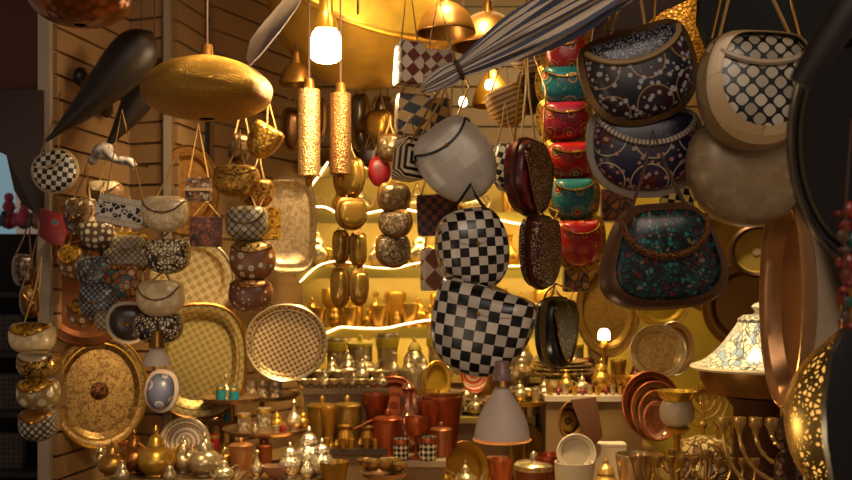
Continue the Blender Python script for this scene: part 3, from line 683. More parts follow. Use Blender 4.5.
# column of four at the lower left edge
for i, (x0, y0, x1, y1, bm, fm, l) in enumerate([(10, 322, 55, 354, PWL, GOLDC, 'silver and gold purse, topmost in the column at the lower left'),
        (18, 350, 60, 379, metal('b08840', .3, 'filigree', 70.0), SILV, 'golden engraved purse, second in the column at the lower left'),
        (18, 378, 59, 410, lattice('c8b898', '7a6034', .03, .4), GOLDC, 'gold purse with silver diamonds, third in the column at the lower left'),
        (20, 408, 58, 441, lattice('a8a08c', '2c241e', .012, .3), BRASSD, 'dark purse with silver diamond studs, lowest in the column at the lower left')]):
    purse('hard_clutch', l, 'purse', x0, y0, x1, y1, 2.3-.02*i, bm, fm, BRASSD, strap=.02 if i else .15, thick=.04, group='purses in the lower left column', flapd=.3)
purse('small_purse', 'small dark brown beaded purse hanging at the left edge, upper', 'purse', 13, 254, 33, 287, 2.4, mosaic(('4a2c1c', '6a5848', '3a2014'), '150c08', .008), None, None, strap=.1, yaw=.6, cord=CORDD)
purse('small_purse', 'small plain brown purse hanging at the left edge, lower', 'purse', 20, 285, 40, 318, 2.36, metal('6a4420', .4), metal('8a6434', .3), BRASSD, strap=.13, yaw=.5, cord=CORDD)
# column of gold clutches
purse('gold_clutch', 'tilted plain gold clutch, topmost of the gold column', 'purse', 246, 124, 279, 160, 2.4, metal('d8a440', .32, 'hammer', 120.0, '6a440c'), None, None, roll=.55, strap=.12, n=2.0, cut=.35, thick=.03)
purse('gold_clutch', 'dark grey clutch hanging behind the tilted plain gold one', 'purse', 229, 134, 250, 165, 2.48, metal('6a5030', .4, 'hammer', 80.0), None, None, roll=.2, strap=.12, thick=.03)
purse('gold_clutch', 'woven gold clutch, second of the gold column', 'purse', 213, 165, 260, 197, 2.36, metal('c09038', .35, 'filigree', 140.0, '6a4410'), metal('b08434', .35, 'filigree', 140.0, '5a3c10'), BRASSD, strap=.09, thick=.035, flapd=.25)
purse('gold_clutch', 'golden clutch with side panel between the woven and the grey one', 'purse', 240, 178, 274, 208, 2.44, metal('b8883a', .35, 'filigree', 100.0), None, None, strap=.08, thick=.035, yaw=.5)
purse('gold_clutch', 'grey and silver scale patterned clutch, third of the gold column', 'purse', 226, 206, 268, 241, 2.34, lattice('b0a084', '544430', .014, .2), lattice('b0a084', '544430', .014, .2), BRASSD, strap=.05, thick=.035, n=2.8)
boxbag('golden box clutch peeking out right behind the grey scale clutch', 255, 208, 281, 240, 2.42, GOLDC, BRASSD, yaw=.5, th=.04, name='box_clutch', strap=.05)
purse('gold_clutch', 'tan clutch with row of white flowers, fourth of the gold column', 'purse', 230, 241, 276, 281, 2.34, FLOR, metal('b08c4c', .35, 'filigree', 80.0), BRASSD, strap=.03, thick=.04, flapd=.2)
purse('gold_clutch', 'brown clutch dotted with white flowers, lowest of the gold column', 'purse', 229, 279, 273, 313, 2.33, flower('6a3c20', ((0, '7a5a30'), (.08, 'cfc0a0'), (.22, '6a3c20')), .013, .5), metal('8a5c34', .35, 'filigree', 80.0), BRASSD, strap=.02, thick=.04, flapd=.15)

# ================================================================== CENTRE PURSES
BRW = checker('d8c4a8', '6a2c18', .021, .785)
boxbag('brown and white diamond checkered box clutch, the left of two at top', 393, 44, 424, 86, 2.05, BRW, plain('c0a888'), yaw=.35, th=.06, roll=.05, strap=.14)
boxbag('smaller brown and white diamond checkered clutch, the right of two at top', 422, 51, 455, 80, 2.2, checker('d0bc9c', '6a2c18', .019, .785), plain('c0a888'), yaw=-.2, th=.04, roll=.1, strap=.12)
boxbag('black and gold zigzag box clutch above the spiral striped one', 394, 96, 431, 137, 2.1, checker('c89c50', '100c0a', .02, .5, 1.6), BRASSD, yaw=.2, th=.05, roll=.04, strap=.05)
boxbag('dark clutch with gold squares just right of the zigzag one', 429, 100, 452, 132, 2.2, checker('a87830', '1c1008', .02, .4), BRASSD, yaw=-.2, th=.05, strap=.08)
boxbag('white clutch with concentric dark square stripes, turned sideways', 393, 138, 425, 181, 2.0, maze('d8c8a8', '1c120c', .013), plain('9a8a7c'), yaw=.5, roll=.12, th=.06, strap=.04, pitch=0)
boxbag('dark clutch with rust red woven checks beside the big disc purse', 417, 195, 458, 236, 2.15, checker('7a3418', '180c08', .012, .0), plain('2a140c'), th=.045, roll=-.04, strap=.1, name='woven_clutch')
boxbag('small clutch with pale photo print and brown diamonds below', 420, 249, 444, 291, 2.2, checker('b8a898', '6a4030', .034, .785), plain('6a4030'), yaw=.3, th=.04, strap=.08, name='printed_clutch')
purse('oval_purse', 'small crimson purse hanging left of the striped square clutch', 'purse', 368, 156, 391, 187, 2.75, plain('8a1418', .35), None, None, strap=.08, thick=.025, n=2, cut=.95, cord=CORDD)
purse('oval_purse', 'dark clutch behind the crimson purse', 'purse', 360, 148, 380, 168, 2.95, plain('2a1814', .4), None, None, strap=.08, thick=.025, cord=CORDD)
for i, (x0, y0, x1, y1, Y, l) in enumerate([(333, 160, 365, 197, 2.7, 'folded open brass clutch hanging below the copper cylinder lamp'), (336, 200, 366, 228, 2.68, 'brass clutch pair hanging lower below the copper cylinder lamp'),
        (377, 136, 402, 160, 2.7, 'smoky silver clutch just above the crimson purse'), (378, 185, 410, 212, 2.65, 'smoky silver clutch just below the crimson purse'), (379, 212, 412, 236, 2.64, 'silver speckled clutch, third below the crimson purse'), (376, 236, 410, 266, 2.66, 'grey speckled clutch, lowest in the crimson purse column'),
        (330, 270, 350, 306, 2.75, 'small brass clutch, left of two in front of the gold shelf'), (350, 272, 368, 304, 2.72, 'small brass clutch, right of two in front of the gold shelf'), (332, 232, 350, 262, 2.76, 'small brass clutch left over the middle shelf'), (350, 234, 366, 266, 2.74, 'small brass clutch right over the middle shelf')]):
    mt = metal('b89040', .22, 'plain') if i in (0, 1, 6, 7, 8, 9) else (metal('a08860', .3, 'hammer', 90.0, '4a3820') if i < 4 else mosaic(('a08c6c', '7a6850', 'b8a484', '5a4830'), '3a2c18', .006))
    purse('brass_clutch', l, 'purse', x0, y0, x1, y1, Y, mt, None, None, yaw=(.5 if i % 2 else -.5), strap=.06, thick=.025, n=2.2, cord=CORD, edge=BRASSD)
purse('pearl_disc_purse', 'large round pale pearl purse with slanting flap and dark strap', 'purse', 420, 119, 495, 204, 1.95, pearl('d4c8b8', 'a89c8c', .03, 'a89a88', .012), pearl('dcd0c0', 'b0a494', .024, 'a89a88', .012), BLACK, n=2.1, cut=.84, roll=-.65, thick=.03, flapd=.2, strap=.12, twin=True)
CHK = checker('d2c4b0', '100e0e', .0165, .12)
purse('checkered_disc_purse', 'round purse with bold black and white checks', 'purse', 436, 207, 509, 293, 1.85, CHK, CHK, None, n=2.1, cut=.92, roll=-.2, thick=.055, flapd=.35, strap=.05, yaw=.15, clasp=True, cord=BLACK)
purse('checkered_basket_purse', 'black and white checkered purse, wider and lower, with rounded bottom', 'purse', 428, 286, 530, 376, 1.8, checker('d2c4b0', '100e0e', .0195, -.12), checker('d2c4b0', '100e0e', .0195, -.12), None, n=2.5, cut=.55, roll=.3, thick=.055, flapd=.22, strap=.02, yaw=-.25, taper=-.12)
purse('checkered_purse', 'small finely checkered purse half hidden behind the dark red one', 'purse', 491, 143, 522, 192, 2.2, checker('d0c4ac', '14100e', .0125, .4), None, None, n=2.2, strap=.1, thick=.035, yaw=.3)
DR = flower('4a0e12', ((0, '8a6a40'), (.08, '3a0c10')), .02, 1.0, 'a88858', .2)
purse('beaded_purse', 'dark red round beaded purse turned half sideways', 'purse', 503, 140, 554, 214, 1.95, mosaic(('4a0c14', '5a1018', '6a1c1c', '38080e'), '2a0608', .02, .03), flower('3a0e12', ((0, '8a7a58'), (.12, '2a0a0e')), .024, 1.0, 'c8b080', .36), metal('8a6040', .4), n=2.1, cut=.95, thick=.024, p=7, yaw=1.06, flapd=.9, strap=.2, edge=metal('6a4030', .4), twin=True)
purse('beaded_purse', 'dark maroon half moon purse with sparkling front below the round beaded one', 'purse', 518, 218, 563, 287, 1.95, flower('3a1410', ((0, '9a7c58'), (.1, '3a1410')), .02, 1.0, 'c8a478', .34), None, None, n=2.3, cut=.7, thick=.024, p=7, yaw=.98, strap=.03, edge=metal('5a2c1c', .4), twin=True)
purse('beaded_purse', 'black purse with gold lace side hanging lowest of the dark column', 'purse', 534, 299, 579, 368, 1.95, mosaic(('14100c', '1c1814'), '0c0a08', .03), flower('14110e', ((0, 'a8884c'), (.1, '14110e'), (.3, 'a8884c'), (.34, '14110e')), .03, .4, 'a8884c', .2), GOLDC, n=2.3, cut=.75, thick=.022, p=7, yaw=1.0, flapd=.8, strap=.03, edge=metal('7a6434', .4), twin=True)
# enamel column
RED = lambda base, c1, c2, cell=.04: flower(base, ((0, 'd8a838'), (.09, c1), (.17, 'c89830'), (.2, c2), (.33, 'b88a34'), (.36, base)), cell, .35, 'd8a848', .12)
EN = [(545, 36, 587, 78, RED('9a1018', '1a5a3a', '8a0c14', .04), 'red', 'red enamel purse with gold flowers, topmost of the bright column'),
      (540, 68, 589, 108, RED('1a6468', 'a83018', '1c7074', .055), 'teal', 'teal purse with red and gold flower, second of the bright column'),
      (541, 103, 588, 144, RED('8a1028', 'b84050', '7a0c20'), 'crimson', 'crimson purse with pink circles, third of the bright column'),
      (547, 143, 595, 182, RED('a41410', '2a7048', '981410'), 'scarlet', 'scarlet purse with green and gold rosettes, fourth of the bright column'),
      (551, 179, 595, 221, RED('2c7472', 'a82414', '3a8078', .042), 'blue', 'blue green purse with red centred flowers, fifth of the bright column'),
      (557, 220, 601, 267, RED('a81410', 'a81410', 'b01c14', .028), 'vermilion', 'vermilion red purse with rows of gold rosettes, lowest of the bright column')]
for i, (x0, y0, x1, y1, bm, nm, l) in enumerate(EN):
    purse('enamel_purse', l, 'purse', x0, y0, x1, y1, 2.15-.01*i, bm, bm, BRASS, n=2.4, cut=.6, thick=.045, roll=-.1 if i == 0 else -.04, flapd=.25, strap=.1 if i == 0 else .02, group='enamel purses in the bright column', edge=GOLDC, twin=i == 0)
boxbag('dark brown carved clutch right of the teal and red purses', 600, 190, 632, 222, 2.3, mosaic(('4a2414', '5a2c18', '6a3c20'), '1a0c06', .02), plain('3a1c10'), th=.04, name='carved_clutch', strap=.04)
boxbag('dark brown patterned box below the maroon purse, partly hidden', 563, 262, 588, 292, 2.4, mosaic(('4a2c14', '5a3418', '6a4420'), '1a1006', .02), plain('3a2410'), th=.04, name='carved_clutch', strap=.04)

purse('ribbed_purse', 'ribbed golden purse hanging right of the tiny bulbs', 'purse', 488, 86, 527, 128, 2.35, stripes('b8883c', '6a4818', 520.0, 1), None, None, n=2.2, cut=.6, roll=-.4, strap=.12, thick=.035)
purse('ribbed_purse', 'small pale ribbed purse half behind the furled parasol', 'purse', 510, 40, 548, 72, 2.3, stripes('b8a078', '6a5030', 520.0, 1), None, None, n=2.2, cut=.6, roll=-.2, strap=.12, thick=.035)
purse('brass_clutch', 'dark beaded clutch behind the cords, right of the ribbed golden purse', 'purse', 516, 72, 542, 116, 2.4, mosaic(('3a2010', '5a3418', '2a1408'), '120a04', .008), None, None, n=2.4, strap=.12, thick=.03)
for i, (x0, y0, x1, y1, c, l) in enumerate([(283, 110, 300, 150, '6a4420', 'dim brown metal clutch left of the bright cylinder lamp'), (352, 96, 368, 128, '7a6a50', 'smoky clutch, upper of two right of the copper cylinder lamp'), (354, 124, 372, 150, '6a5a40', 'smoky clutch, lower of two right of the copper cylinder lamp'),
        (366, 112, 392, 142, 'c08c2c', 'round golden clutch left of the black and gold zigzag box'), (374, 98, 394, 120, '5a4834', 'dark clutch just above the round golden one'), (310, 100, 326, 140, '9a6a38', 'copper clutch behind the bright cylinder lamp')]):
    purse('brass_clutch', l, 'purse', x0, y0, x1, y1, 3.0+.06*(i % 3), metal(c, .3, 'plain'), None, None, n=2.2, strap=.1, thick=.03, yaw=.3*(-1)**i, edge=BRASSD)

# ================================================================== RIGHT PURSES
BLUE = mosaic(('8a8c98', '1a2440', '3a4468', '101828', '5c6070', '1c1420'), '0a0a10', .0055, .1)
FLO2 = flower('141420', ((0, '1c1c30'), (.1, '241820'), (.2, '2a1418'), (.42, '8a6840'), (.45, '16161e')), .075, .2, '9a9494', .33)
purse('mosaic_purse', 'large dark blue and white mosaic purse with pale curved flap band', 'purse', 588, 34, 693, 119, 1.72, FLO2, flower('181824', ((0, '6a6878'), (.16, '202840')), .02, 1.0, '9a98a0', .35), plain('a08254', .45), n=2.5, cut=.62, roll=-.3, thick=.04, flapd=.28, strap=.2, edge=metal('7a5c38', .4), twin=True)
purse('mosaic_purse', 'deep blue beaded purse with twisted silver flap band', 'purse', 592, 113, 697, 192, 1.76, flower('14142a', ((0, '4a1418'), (.2, '281830'), (.4, '101c38'), (.43, 'a8946c'), (.46, '14142a')), .075, .15, '9a7060', .3), flower('12122a', ((0, '7a4030'), (.15, '12122a')), .01, 1.0), stripes('b0a290', '6a5c4c', 900.0, 1), n=2.4, cut=.62, roll=0.0, thick=.04, flapd=.35, strap=.02, edge=plain('8a8070', .45))
boxbag('purse with fine black and gold checks between the blue and turquoise ones', 658, 180, 696, 209, 2.0, checker('c8b070', '100c08', .013, .2), BRASS, th=.05, name='checkered_clutch', strap=.04, yaw=-.3)
TQ = mosaic(('12423e', '0c2a2c', '1c5a54', '142024', '2a6e68', '0e1a1e', '5c1820', '1a3a3c', '6a6048', '103632', '0c2426', '123c3a'), '0c0a0a', .0068, .1)
purse('turquoise_purse', 'big copper rimmed purse inlaid with turquoise stones, widening downward', 'purse', 594, 204, 729, 309, 1.5, TQ, TQ, metal('8a5830', .45, 'hammer', 300.0), n=2.6, cut=.8, roll=-.06, thick=.045, flapd=.42, cord=CORDD, strap=.12, edge=None, taper=.62, clasp=False)
t = bpy.data.objects['turquoise_purse']
def wide_rim(t, x0, y0, x1, y1, Y, n, cut, taper, wd, mat, nm='rim_band', roll=0.0, thick=.045, f0=.84, sh=(0, 0)):
    W = m_(x1-x0, Y); H = m_(y1-y0, Y); bb = H/(1+cut); bt = bb*1.05; ct = cut*bb
    R = outline(W/2/(1+max(0, taper)*.3), bt, bb, n, ct)
    M = Matrix.Translation((0, 0, H/2)) @ Matrix.Rotation(roll, 4, 'Y') @ Matrix.Translation((0, 0, (bb-ct)/2))
    yy = lambda q: thick*(max(0, 1-q**3))**(1/3.)
    qs = [f0+(.975-f0)*i/8 for i in range(9)]
    fy = lambda q: -yy(q)-.006 if not sh[0] else -max(yy(q), yy(max(0, q-.16)))-.004
    MB().shell(R, [(f0, fy(f0)+.006)]+[(q, fy(q)) for q in qs]+[(1.015, -.012), (1.02, 0), (1.01, .012)], 72, M, lambda x, z: (x*(1-taper*z/H)+sh[0]*max(0, 1-math.hypot(x, z)/R(math.atan2(z, x)))*4, z+sh[1]*max(0, 1-math.hypot(x, z)/R(math.atan2(z, x)))*4)).build(nm, mat, t)
wide_rim(t, 594, 204, 729, 309, 1.5, 2.6, .8, .62, .1, plain('5e3c24', .4, .35), roll=-.06)
PB1 = pearl('b89c70', '8a6a40', .02, '7a5c38', .02)
purse('pearl_rim_purse', 'big round purse with pale tiles on black inside a broad pearl rim', 'purse', 698, 35, 809, 150, 1.62, lattice('b8ac98', '08080a', .021, .16), lattice('b0a48c', '08080a', .019, .16), plain('b09c80', .35), n=2.1, cut=.8, roll=.05, thick=.04, flapd=.2, strap=.2, twin=True, strapw=.9)
t = bpy.data.objects['pearl_rim_purse']; wide_rim(t, 698, 35, 809, 150, 1.62, 2.1, .8, 0, .1, pearl('b8a078', '94764a', .016, '8a7048', .015), roll=.05, thick=.04, f0=.8, sh=(.010, .016))
purse('pearl_basket_purse', 'large plain beige pearl purse hanging below the black tiled one', 'purse', 687, 118, 806, 227, 1.68, pearl('94805e', '806848', .013, '7a6242', .02), None, None, n=2.05, cut=.8, thick=.045, flapd=.0, strap=.0, clasp=False)

# ================================================================== FURLED PARASOL and top fabrics
t = thing('furled_parasol', 'furled cloth parasol with white and blue stripes slanting across the top', 'parasol', at(425, 88, 1.75))
a = Vector((0, 0, 0)); e = at(645, -32, 1.6)-at(425, 88, 1.75)
pts = [(0, .25), (.05, .42), (.12, .5), (.18, .42), (.26, .62), (.45, 1.0), (.7, 1.15), (1.0, .9)]
seg = 28; vs = []; us = []; fs = []
side = e.cross(Vector((0, 1, 0))).normalized(); fwd = Vector((0, 1, 0))
sm = smooth([tuple(p) for p in pts], 5)
for i, (q, w) in enumerate(sm):
    for k in range(seg):
        an = 2*PI*k/seg; r = .028*w*(1+.3*math.cos(an*9+q*5))*(1 if q < .2 else 1)
        vs.append(e*q+side*math.cos(an)*r*1.15+fwd*math.sin(an)*r); us.append((k/seg*.3, q*.4))
for i in range(len(sm)-1):
    for k in range(seg): fs.append((i*seg+k, i*seg+(k+1) % seg, (i+1)*seg+(k+1) % seg, (i+1)*seg+k))
MB().add(vs, fs, us).build('canopy', stripes('ccbaa4', '4a4e62', 420.0), t)
d = e.normalized()
MB().tube([e*.165+(side*math.cos(2*PI*k/14)+fwd*math.sin(2*PI*k/14))*.0165 for k in range(14)], .004, 6, True).build('tie_band', CORDD, t)
MB().tube([a-d*.01, e*.02], .005, 8).build('tip', plain('a08868'), t)
slab('cloth_strip', 'pale grey edge of an awning at the top, right of the parasol', 'cloth', [(640, 28), (664, 10), (700, -6), (720, -20), (650, -20), (620, 6), (600, 30)], 1.95, .01, plain('4a3a30', .9))
o = slab('dark_cloth', 'dark red brown cloth hanging behind the parasol and the red purse', 'cloth', [(596, 14), (612, -20), (730, -20), (722, 30), (690, 50), (640, 44), (605, 60), (592, 40)], 2.75, .02, plain('3a1810', .8))
slab('black_coat', 'black hanging cloth filling the top right behind the tiled purse', 'cloth', [(704, -60), (900, -60), (900, 330), (856, 330), (830, 240), (815, 130), (780, 84), (720, 74), (700, 20)], 1.86, .03, plain('030203', .8))

# ================================================================== FAR RIGHT
tray('black_tray', 'large shiny black round tray with a thin pale rim at the right edge', 786, 18, 930, 272, 1.1, plain('08080a', .12), metal('6a5c44', .3), yaw=.25, well=.82, depth=.02, rimr=.0022)
t = thing('strap_band', 'dark brown leather band slanting across the top right corner', 'strap', at(800, 84, .98))
e = at(880, -40, .95)-at(800, 84, .98)
MB().tube([Vector((0, 0, 0)), e*.3, e*.7, e], [.012, .016, .018, .018], 10).build('band', plain('140a08', .5), t)
# bead necklace
P = [(838, 214), (846, 226), (852, 240), (845, 250), (840, 262), (846, 276), (843, 290), (848, 302), (845, 316), (852, 326), (858, 330), (850, 210), (856, 222), (843, 236), (849, 262), (850, 284), (841, 298)]
t = thing('bead_necklace', 'strings of red, coral and green stone beads hanging at the right edge', 'necklace', at(845, 330, 1.04))
o0 = t.location
MB().tube([at(x, y, 1.04)-o0 for x, y in ((852, 120), (846, 200), (845, 250), (844, 300), (850, 330))], .0012, 5).build('cord', CORDD, t)
for i, (x, y) in enumerate(P):
    MB().sphere((at(x, y, 1.04+.01*(i % 3))-o0), (.0055+.002*(i % 2), .005, .004+.003*((i*7) % 3)), 8).build('bead', plain(['6a1c12', '8a2c1c', '1a4a3a', '5a4034', '7a2418'][i % 5], .25), t)
# tall copper tray seen nearly edge-on
tray('copper_tray', 'tall copper tray hanging almost edge-on in front of the pale pillar', 776, 190, 818, 408, 1.75, metal('c08c5c', .3, 'plain'), metal('d8a060', .25), yaw=-1.45, well=.8, depth=.03)
# tajine
t = thing('table_stand', 'round brass stand with a dark cylindrical base carrying the tajine', 'stand', at(762, 480, 2.15)); t.location.z = CZ+.0005
zt = at(0, 368, 2.15).z-CZ
rr = m_(60, 2.15)
MB().lathe([(.001, 0), (rr*.62, 0), (rr*.62, zt*.05), (rr*.5, zt*.1), (rr*.46, zt*.78), (rr*.6, zt*.84), (.001, zt*.85)], 32).build('base', metal('4a2c18', .5), t)
MB().lathe([(.001, zt*.85), (rr*.9, zt*.86), (rr*1.0, zt*.93), (rr*1.02, zt), (rr*.98, zt), (rr*.9, zt*.9), (.001, zt*.88)], 40).build('dish', BRASSD, t)
z0 = CZ+.0005+zt
TJ = mosaic(('d8d0bc', 'cfc4a8', 'd8d0bc', '8aa0b8'), '5a5444', .016, .06)
t = thing('tajine', 'cream tajine lid with blue and white mosaic standing on the brass stand', 'tajine', (at(762, 362, 2.15).x, 2.15, z0-.004)); h = m_(68, 2.15)
R0 = m_(68, 2.15)
MB().lathe([(R0*r, h*z) for r, z in smooth([(.9, 0), (1.0, .02), (1.0, .06), (.8, .16), (.6, .34), (.48, .5), (.38, .64), (.3, .72), (.001, .74)], 4)], 48).build('lid', TJ, t)
MB().lathe([(R0*r, h*z) for r, z in [(.34, .62), (.345, .64), (.35, .74), (.27, .80), (.001, .82)]], 32).build('collar', lattice('d8d0bc', '6a644c', .012, .3), t)
MB().lathe([(R0*r, h*z) for r, z in smooth([(.14, .8), (.1, .86), (.15, .92), (.1, .97), (.001, 1.0)], 3)], 16).build('knob', plain('c8c0a8', .3), t)
MB().tube([(R0*math.cos(2*PI*k/40), R0*math.sin(2*PI*k/40), h*.035) for k in range(40)], .005, 6, True).build('rim_band', plain('cbb890', .35), t)
# pierced brass sphere lamp at the lower right with a bulb inside
t = thing('pierced_lamp', 'large pierced brass lantern glowing from inside at the lower right corner', 'lantern', at(852, 500, 1.42))
lc = Vector((0, 0, m_(78, 1.42)))
rl = m_(64, 1.42)
b = MB(); segs = 56; prof = smooth([(.12, -1.15), (.5, -1.0), (.86, -.6), (1.0, -.05), (.96, .4), (.72, .85), (.4, 1.15), (.18, 1.35)], 5)
b.lathe([(r*rl, z*rl*1.08) for r, z in prof], segs, Matrix.Translation(lc)); b.u = [(math.atan2(v[1], v[0])*rl, v[2]) for v in b.v]
b.build('lamp_shade', pierced('b0904c', .0085, .2), t)
MB().lathe([(r*rl*.9, z*rl) for r, z in prof], 32, Matrix.Translation(lc)).build('diffuser', emis('ffc860', .8), t)
MB().lathe([(.2*rl, 0), (.22*rl, .01), (.08*rl, .03), (.05*rl, .05), (.07*rl, .06), (.001, .08)], 20, Matrix.Translation(lc+Vector((0, 0, rl*1.44)))).build('cap', BRASSD, t)
slab('black_plate', 'dark curved plate edge in front of the pierced lantern', 'plate', [(872, 316), (845, 330), (832, 358), (826, 400), (827, 440), (835, 490), (872, 500)], 1.12, .015, plain('060508', .3))
o = MB().lathe([(.001, 0), (.12, 0), (.1, .03), (.05, .06), (.05, t.location.z-.05), (.09, t.location.z-.02), (.09, t.location.z-.0005), (.001, t.location.z-.0005)], 28).build('lantern_plinth', plain('3a2414', .5), None, (t.location.x, t.location.y, 0)); tag(o, 'dark turned plinth below the pierced lantern', 'plinth')
# slim dark spire lamp beside it
t = thing('spire_lantern', 'slim dark metal spire lantern standing left of the pierced lantern', 'lantern', at(786, 482, 1.68)); t.location.z = CZ+.0005
h = at(0, 396, 1.68).z-CZ; MB().lathe([(r*.042, z*h) for r, z in smooth([(1, 0), (1.05, .1), (.8, .35), (.5, .6), (.42, .72), (.2, .76), (.36, .82), (.34, .88), (.1, .93), (.02, 1.0)], 3)], 20).build('body', metal('4a3024', .45, 'hammer', 90.0), t)
MB().lathe([(.04, h*.45), (.03, h*.47), (.036, h*.43)], 20).build('ring', BRASSD, t)
# ================================================================== SHELF ROWS
def row(kinds, x0, x1, step, pyb, Y, hpx, mats, labels, group, z, jit=.12, rzr=.6, accent=None):
    x = x0; i = 0
    while x <= x1:
        k = kinds[i % len(kinds)]; hh = hpx*(1+random.uniform(-jit, jit))
        vessel(k, labels[k] if isinstance(labels, dict) else labels, x, pyb, Y+random.uniform(-.012, .012), hh, mats[i % len(mats)], accent, None, group, random.uniform(-rzr, rzr)+(PI if i % 3 == 0 else 0), z=z+.0006)
        x += hh*{'teapot': 1.05, 'jar': .62, 'cup': .84, 'goblet': .56, 'canister': .66, 'bottle': .52, 'glass': .7, 'bowl': 2.0, 'mug': .78}[k]+1; i += 1
GB = metal('d8a440', .25); GB2 = metal('b8862c', .3); SLV = metal('d0b888', .22)
row(['teapot', 'jar', 'teapot', 'canister'], 306, 620, 19, 213, 3.66, 34, [SLV, GB2, SILV, GB], {'teapot': 'silver or gold teapot in the row on the high lit shelf', 'jar': 'footed metal jar in the row on the high lit shelf', 'canister': 'straight metal canister in the row on the high lit shelf'}, 'pots on the high back shelf', Z1)
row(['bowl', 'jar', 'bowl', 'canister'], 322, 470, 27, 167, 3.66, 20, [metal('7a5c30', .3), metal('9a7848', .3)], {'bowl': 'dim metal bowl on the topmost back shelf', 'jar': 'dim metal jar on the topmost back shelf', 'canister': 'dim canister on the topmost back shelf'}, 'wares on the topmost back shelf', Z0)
row(['jar', 'teapot', 'jar', 'bottle'], 318, 625, 15.5, 268, 3.6, 36, [SLV, GB, SILV, GB2], {'teapot': 'teapot in the row on the middle lit shelf', 'jar': 'shiny lidded jar in the row on the middle lit shelf', 'bottle': 'slim metal flask in the row on the middle lit shelf'}, 'pots on the middle back shelf', Z2)
row(['jar', 'goblet', 'canister', 'bottle', 'glass'], 312, 630, 10.6, 328, 3.68, 33, [GB, GB2, GB], {'jar': 'small gold lidded jar in the back row of the low lit shelf', 'goblet': 'small gold goblet in the back row of the low lit shelf', 'canister': 'small gold canister in the back row of the low lit shelf', 'bottle': 'small gold bottle in the back row of the low lit shelf', 'glass': 'small gold cup in the back row of the low lit shelf'}, 'gold vessels in the back row of the low shelf', Z3)
row(['cup', 'jar', 'cup', 'bottle'], 318, 625, 11.4, 328, 3.575, 21, [GB, GB2], {'cup': 'tiny gold cup at the front of the low lit shelf', 'jar': 'tiny gold jar at the front of the low lit shelf', 'bottle': 'tiny gold bottle at the front of the low lit shelf'}, 'tiny gold vessels at the front of the low shelf', Z3)
row(['glass', 'canister', 'glass', 'jar'], 336, 620, 13.2, 378, 3.45, 36, [metal('c8b080', .25), metal('c8b488', .22)], {'glass': 'silver cup with yellow band on the stand below the lowest lit shelf', 'canister': 'silver canister on the stand below the lowest lit shelf', 'jar': 'silver jar on the stand below the lowest lit shelf'}, 'banded cups below the lowest shelf', RZ4, accent=plain('b8a020', .4))
row(['bottle', 'jar', 'teapot'], 334, 600, 11.5, 378, 3.36, 24, [SLV, SILV], {'bottle': 'tiny silver bottle in the front row below the lowest lit shelf', 'jar': 'tiny silver jar in the front row below the lowest lit shelf', 'teapot': 'tiny silver teapot in the front row below the lowest lit shelf'}, 'tiny silver pieces below the lowest shelf', RZ4)

# ================================================================== TIERED DISPLAY at lower left
def tier(label, px, py, Y, rpx, mat=None, edge=None, zb=None):
    c = at(px, py, Y); r = m_(rpx, Y); zb = CZ+.0005 if zb is None else zb; h = c.z-zb
    t = thing('pedestal_tray', label, 'tray', (c.x, Y, zb))
    MB().lathe([(.001, h-.006), (r*.9, h-.006), (r, h+.004), (r*1.01, h+.007), (r*.98, h+.007), (r*.9, h), (.001, h)], 40).build('plate', mat or metal('a88458', .3), t)
    MB().lathe([(.001, 0), (.035, 0), (.03, .008), (.008, .014), (.008, h-.008), (.02, h-.006)], 16).build('pedestal', BRASSD, t)
    return c.z
T1 = tier('small round tray carrying the two turquoise cups', 232, 399, 2.86, 31)
T2 = tier('round tray carrying the single turquoise cup', 222, 421, 2.97, 22)
T3 = tier('round tray carrying the gold and silver sugar pots', 266, 430, 2.72, 43)
T4 = tier('round tray carrying the red cups', 207, 447, 2.84, 19)
T5 = tier('wide low tray carrying the copper beaker and silver sugar bowls', 284, 473, 2.52, 60)
T6 = tier('broad tray carrying the white coffee cups at upper left', 262, 396, 3.06, 38)
T7 = tier('dark tray carrying stacked brass bowls near the bottom', 384, 474, 2.52, 24)
TEAL = flower('1a7078', ((0, 'b87a30'), (.16, '1a7078')), .6, .3); REDM = flower('8a1818', ((0, 'c8983a'), (.16, '8a1818')), .6, .3)
CREAM = mosaic(('b8a484', 'a89474', '7a6448'), '4a3824', .22, .05)
V = vessel
V('mug', 'turquoise cup, left of the pair on the upper small tray', 221, 397, 2.84, 14, TEAL, GOLDP, z=T1, name='turquoise_cup')
V('mug', 'turquoise cup, right of the pair on the upper small tray', 234, 399, 2.8, 14.5, TEAL, GOLDP, z=T1, name='turquoise_cup')
V('bottle', 'silver finial stopper flask behind the pair of turquoise cups', 226, 384, 2.88, 24, SLV, z=T1)
V('mug', 'single turquoise cup on the middle left tray', 229, 418, 2.94, 14, TEAL, GOLDP, z=T2, name='turquoise_cup')
V('mug', 'red and gold cup at the far left of the lower small tray', 202, 441, 2.83, 14, REDM, GOLDP, z=T4, name='red_cup')
V('mug', 'red and gold cup beside the cream rimmed tray', 214, 443, 2.8, 15, REDM, GOLDP, z=T4, name='red_cup')
for i, (x, y) in enumerate([(252, 394), (263, 394), (276, 395)]): V('mug', ['left', 'middle', 'right'][i]+' one of three ornamented white metal coffee cups', x, y, 3.02, 17, CREAM, SILV, z=T6, name='coffee_cup')
V('mug', 'white ornamented cup with gold rim at the left of the sugar pot tray', 244, 424, 2.7, 18, CREAM, GOLDP, z=T3, name='coffee_cup')
V('mug', 'white ornamented cup at the back of the sugar pot tray', 264, 420, 2.78, 19, CREAM, GOLDP, z=T3, name='coffee_cup')
V('jar', 'round golden sugar pot in the middle of its tray', 277, 425, 2.7, 21, GB, z=T3, name='sugar_pot')
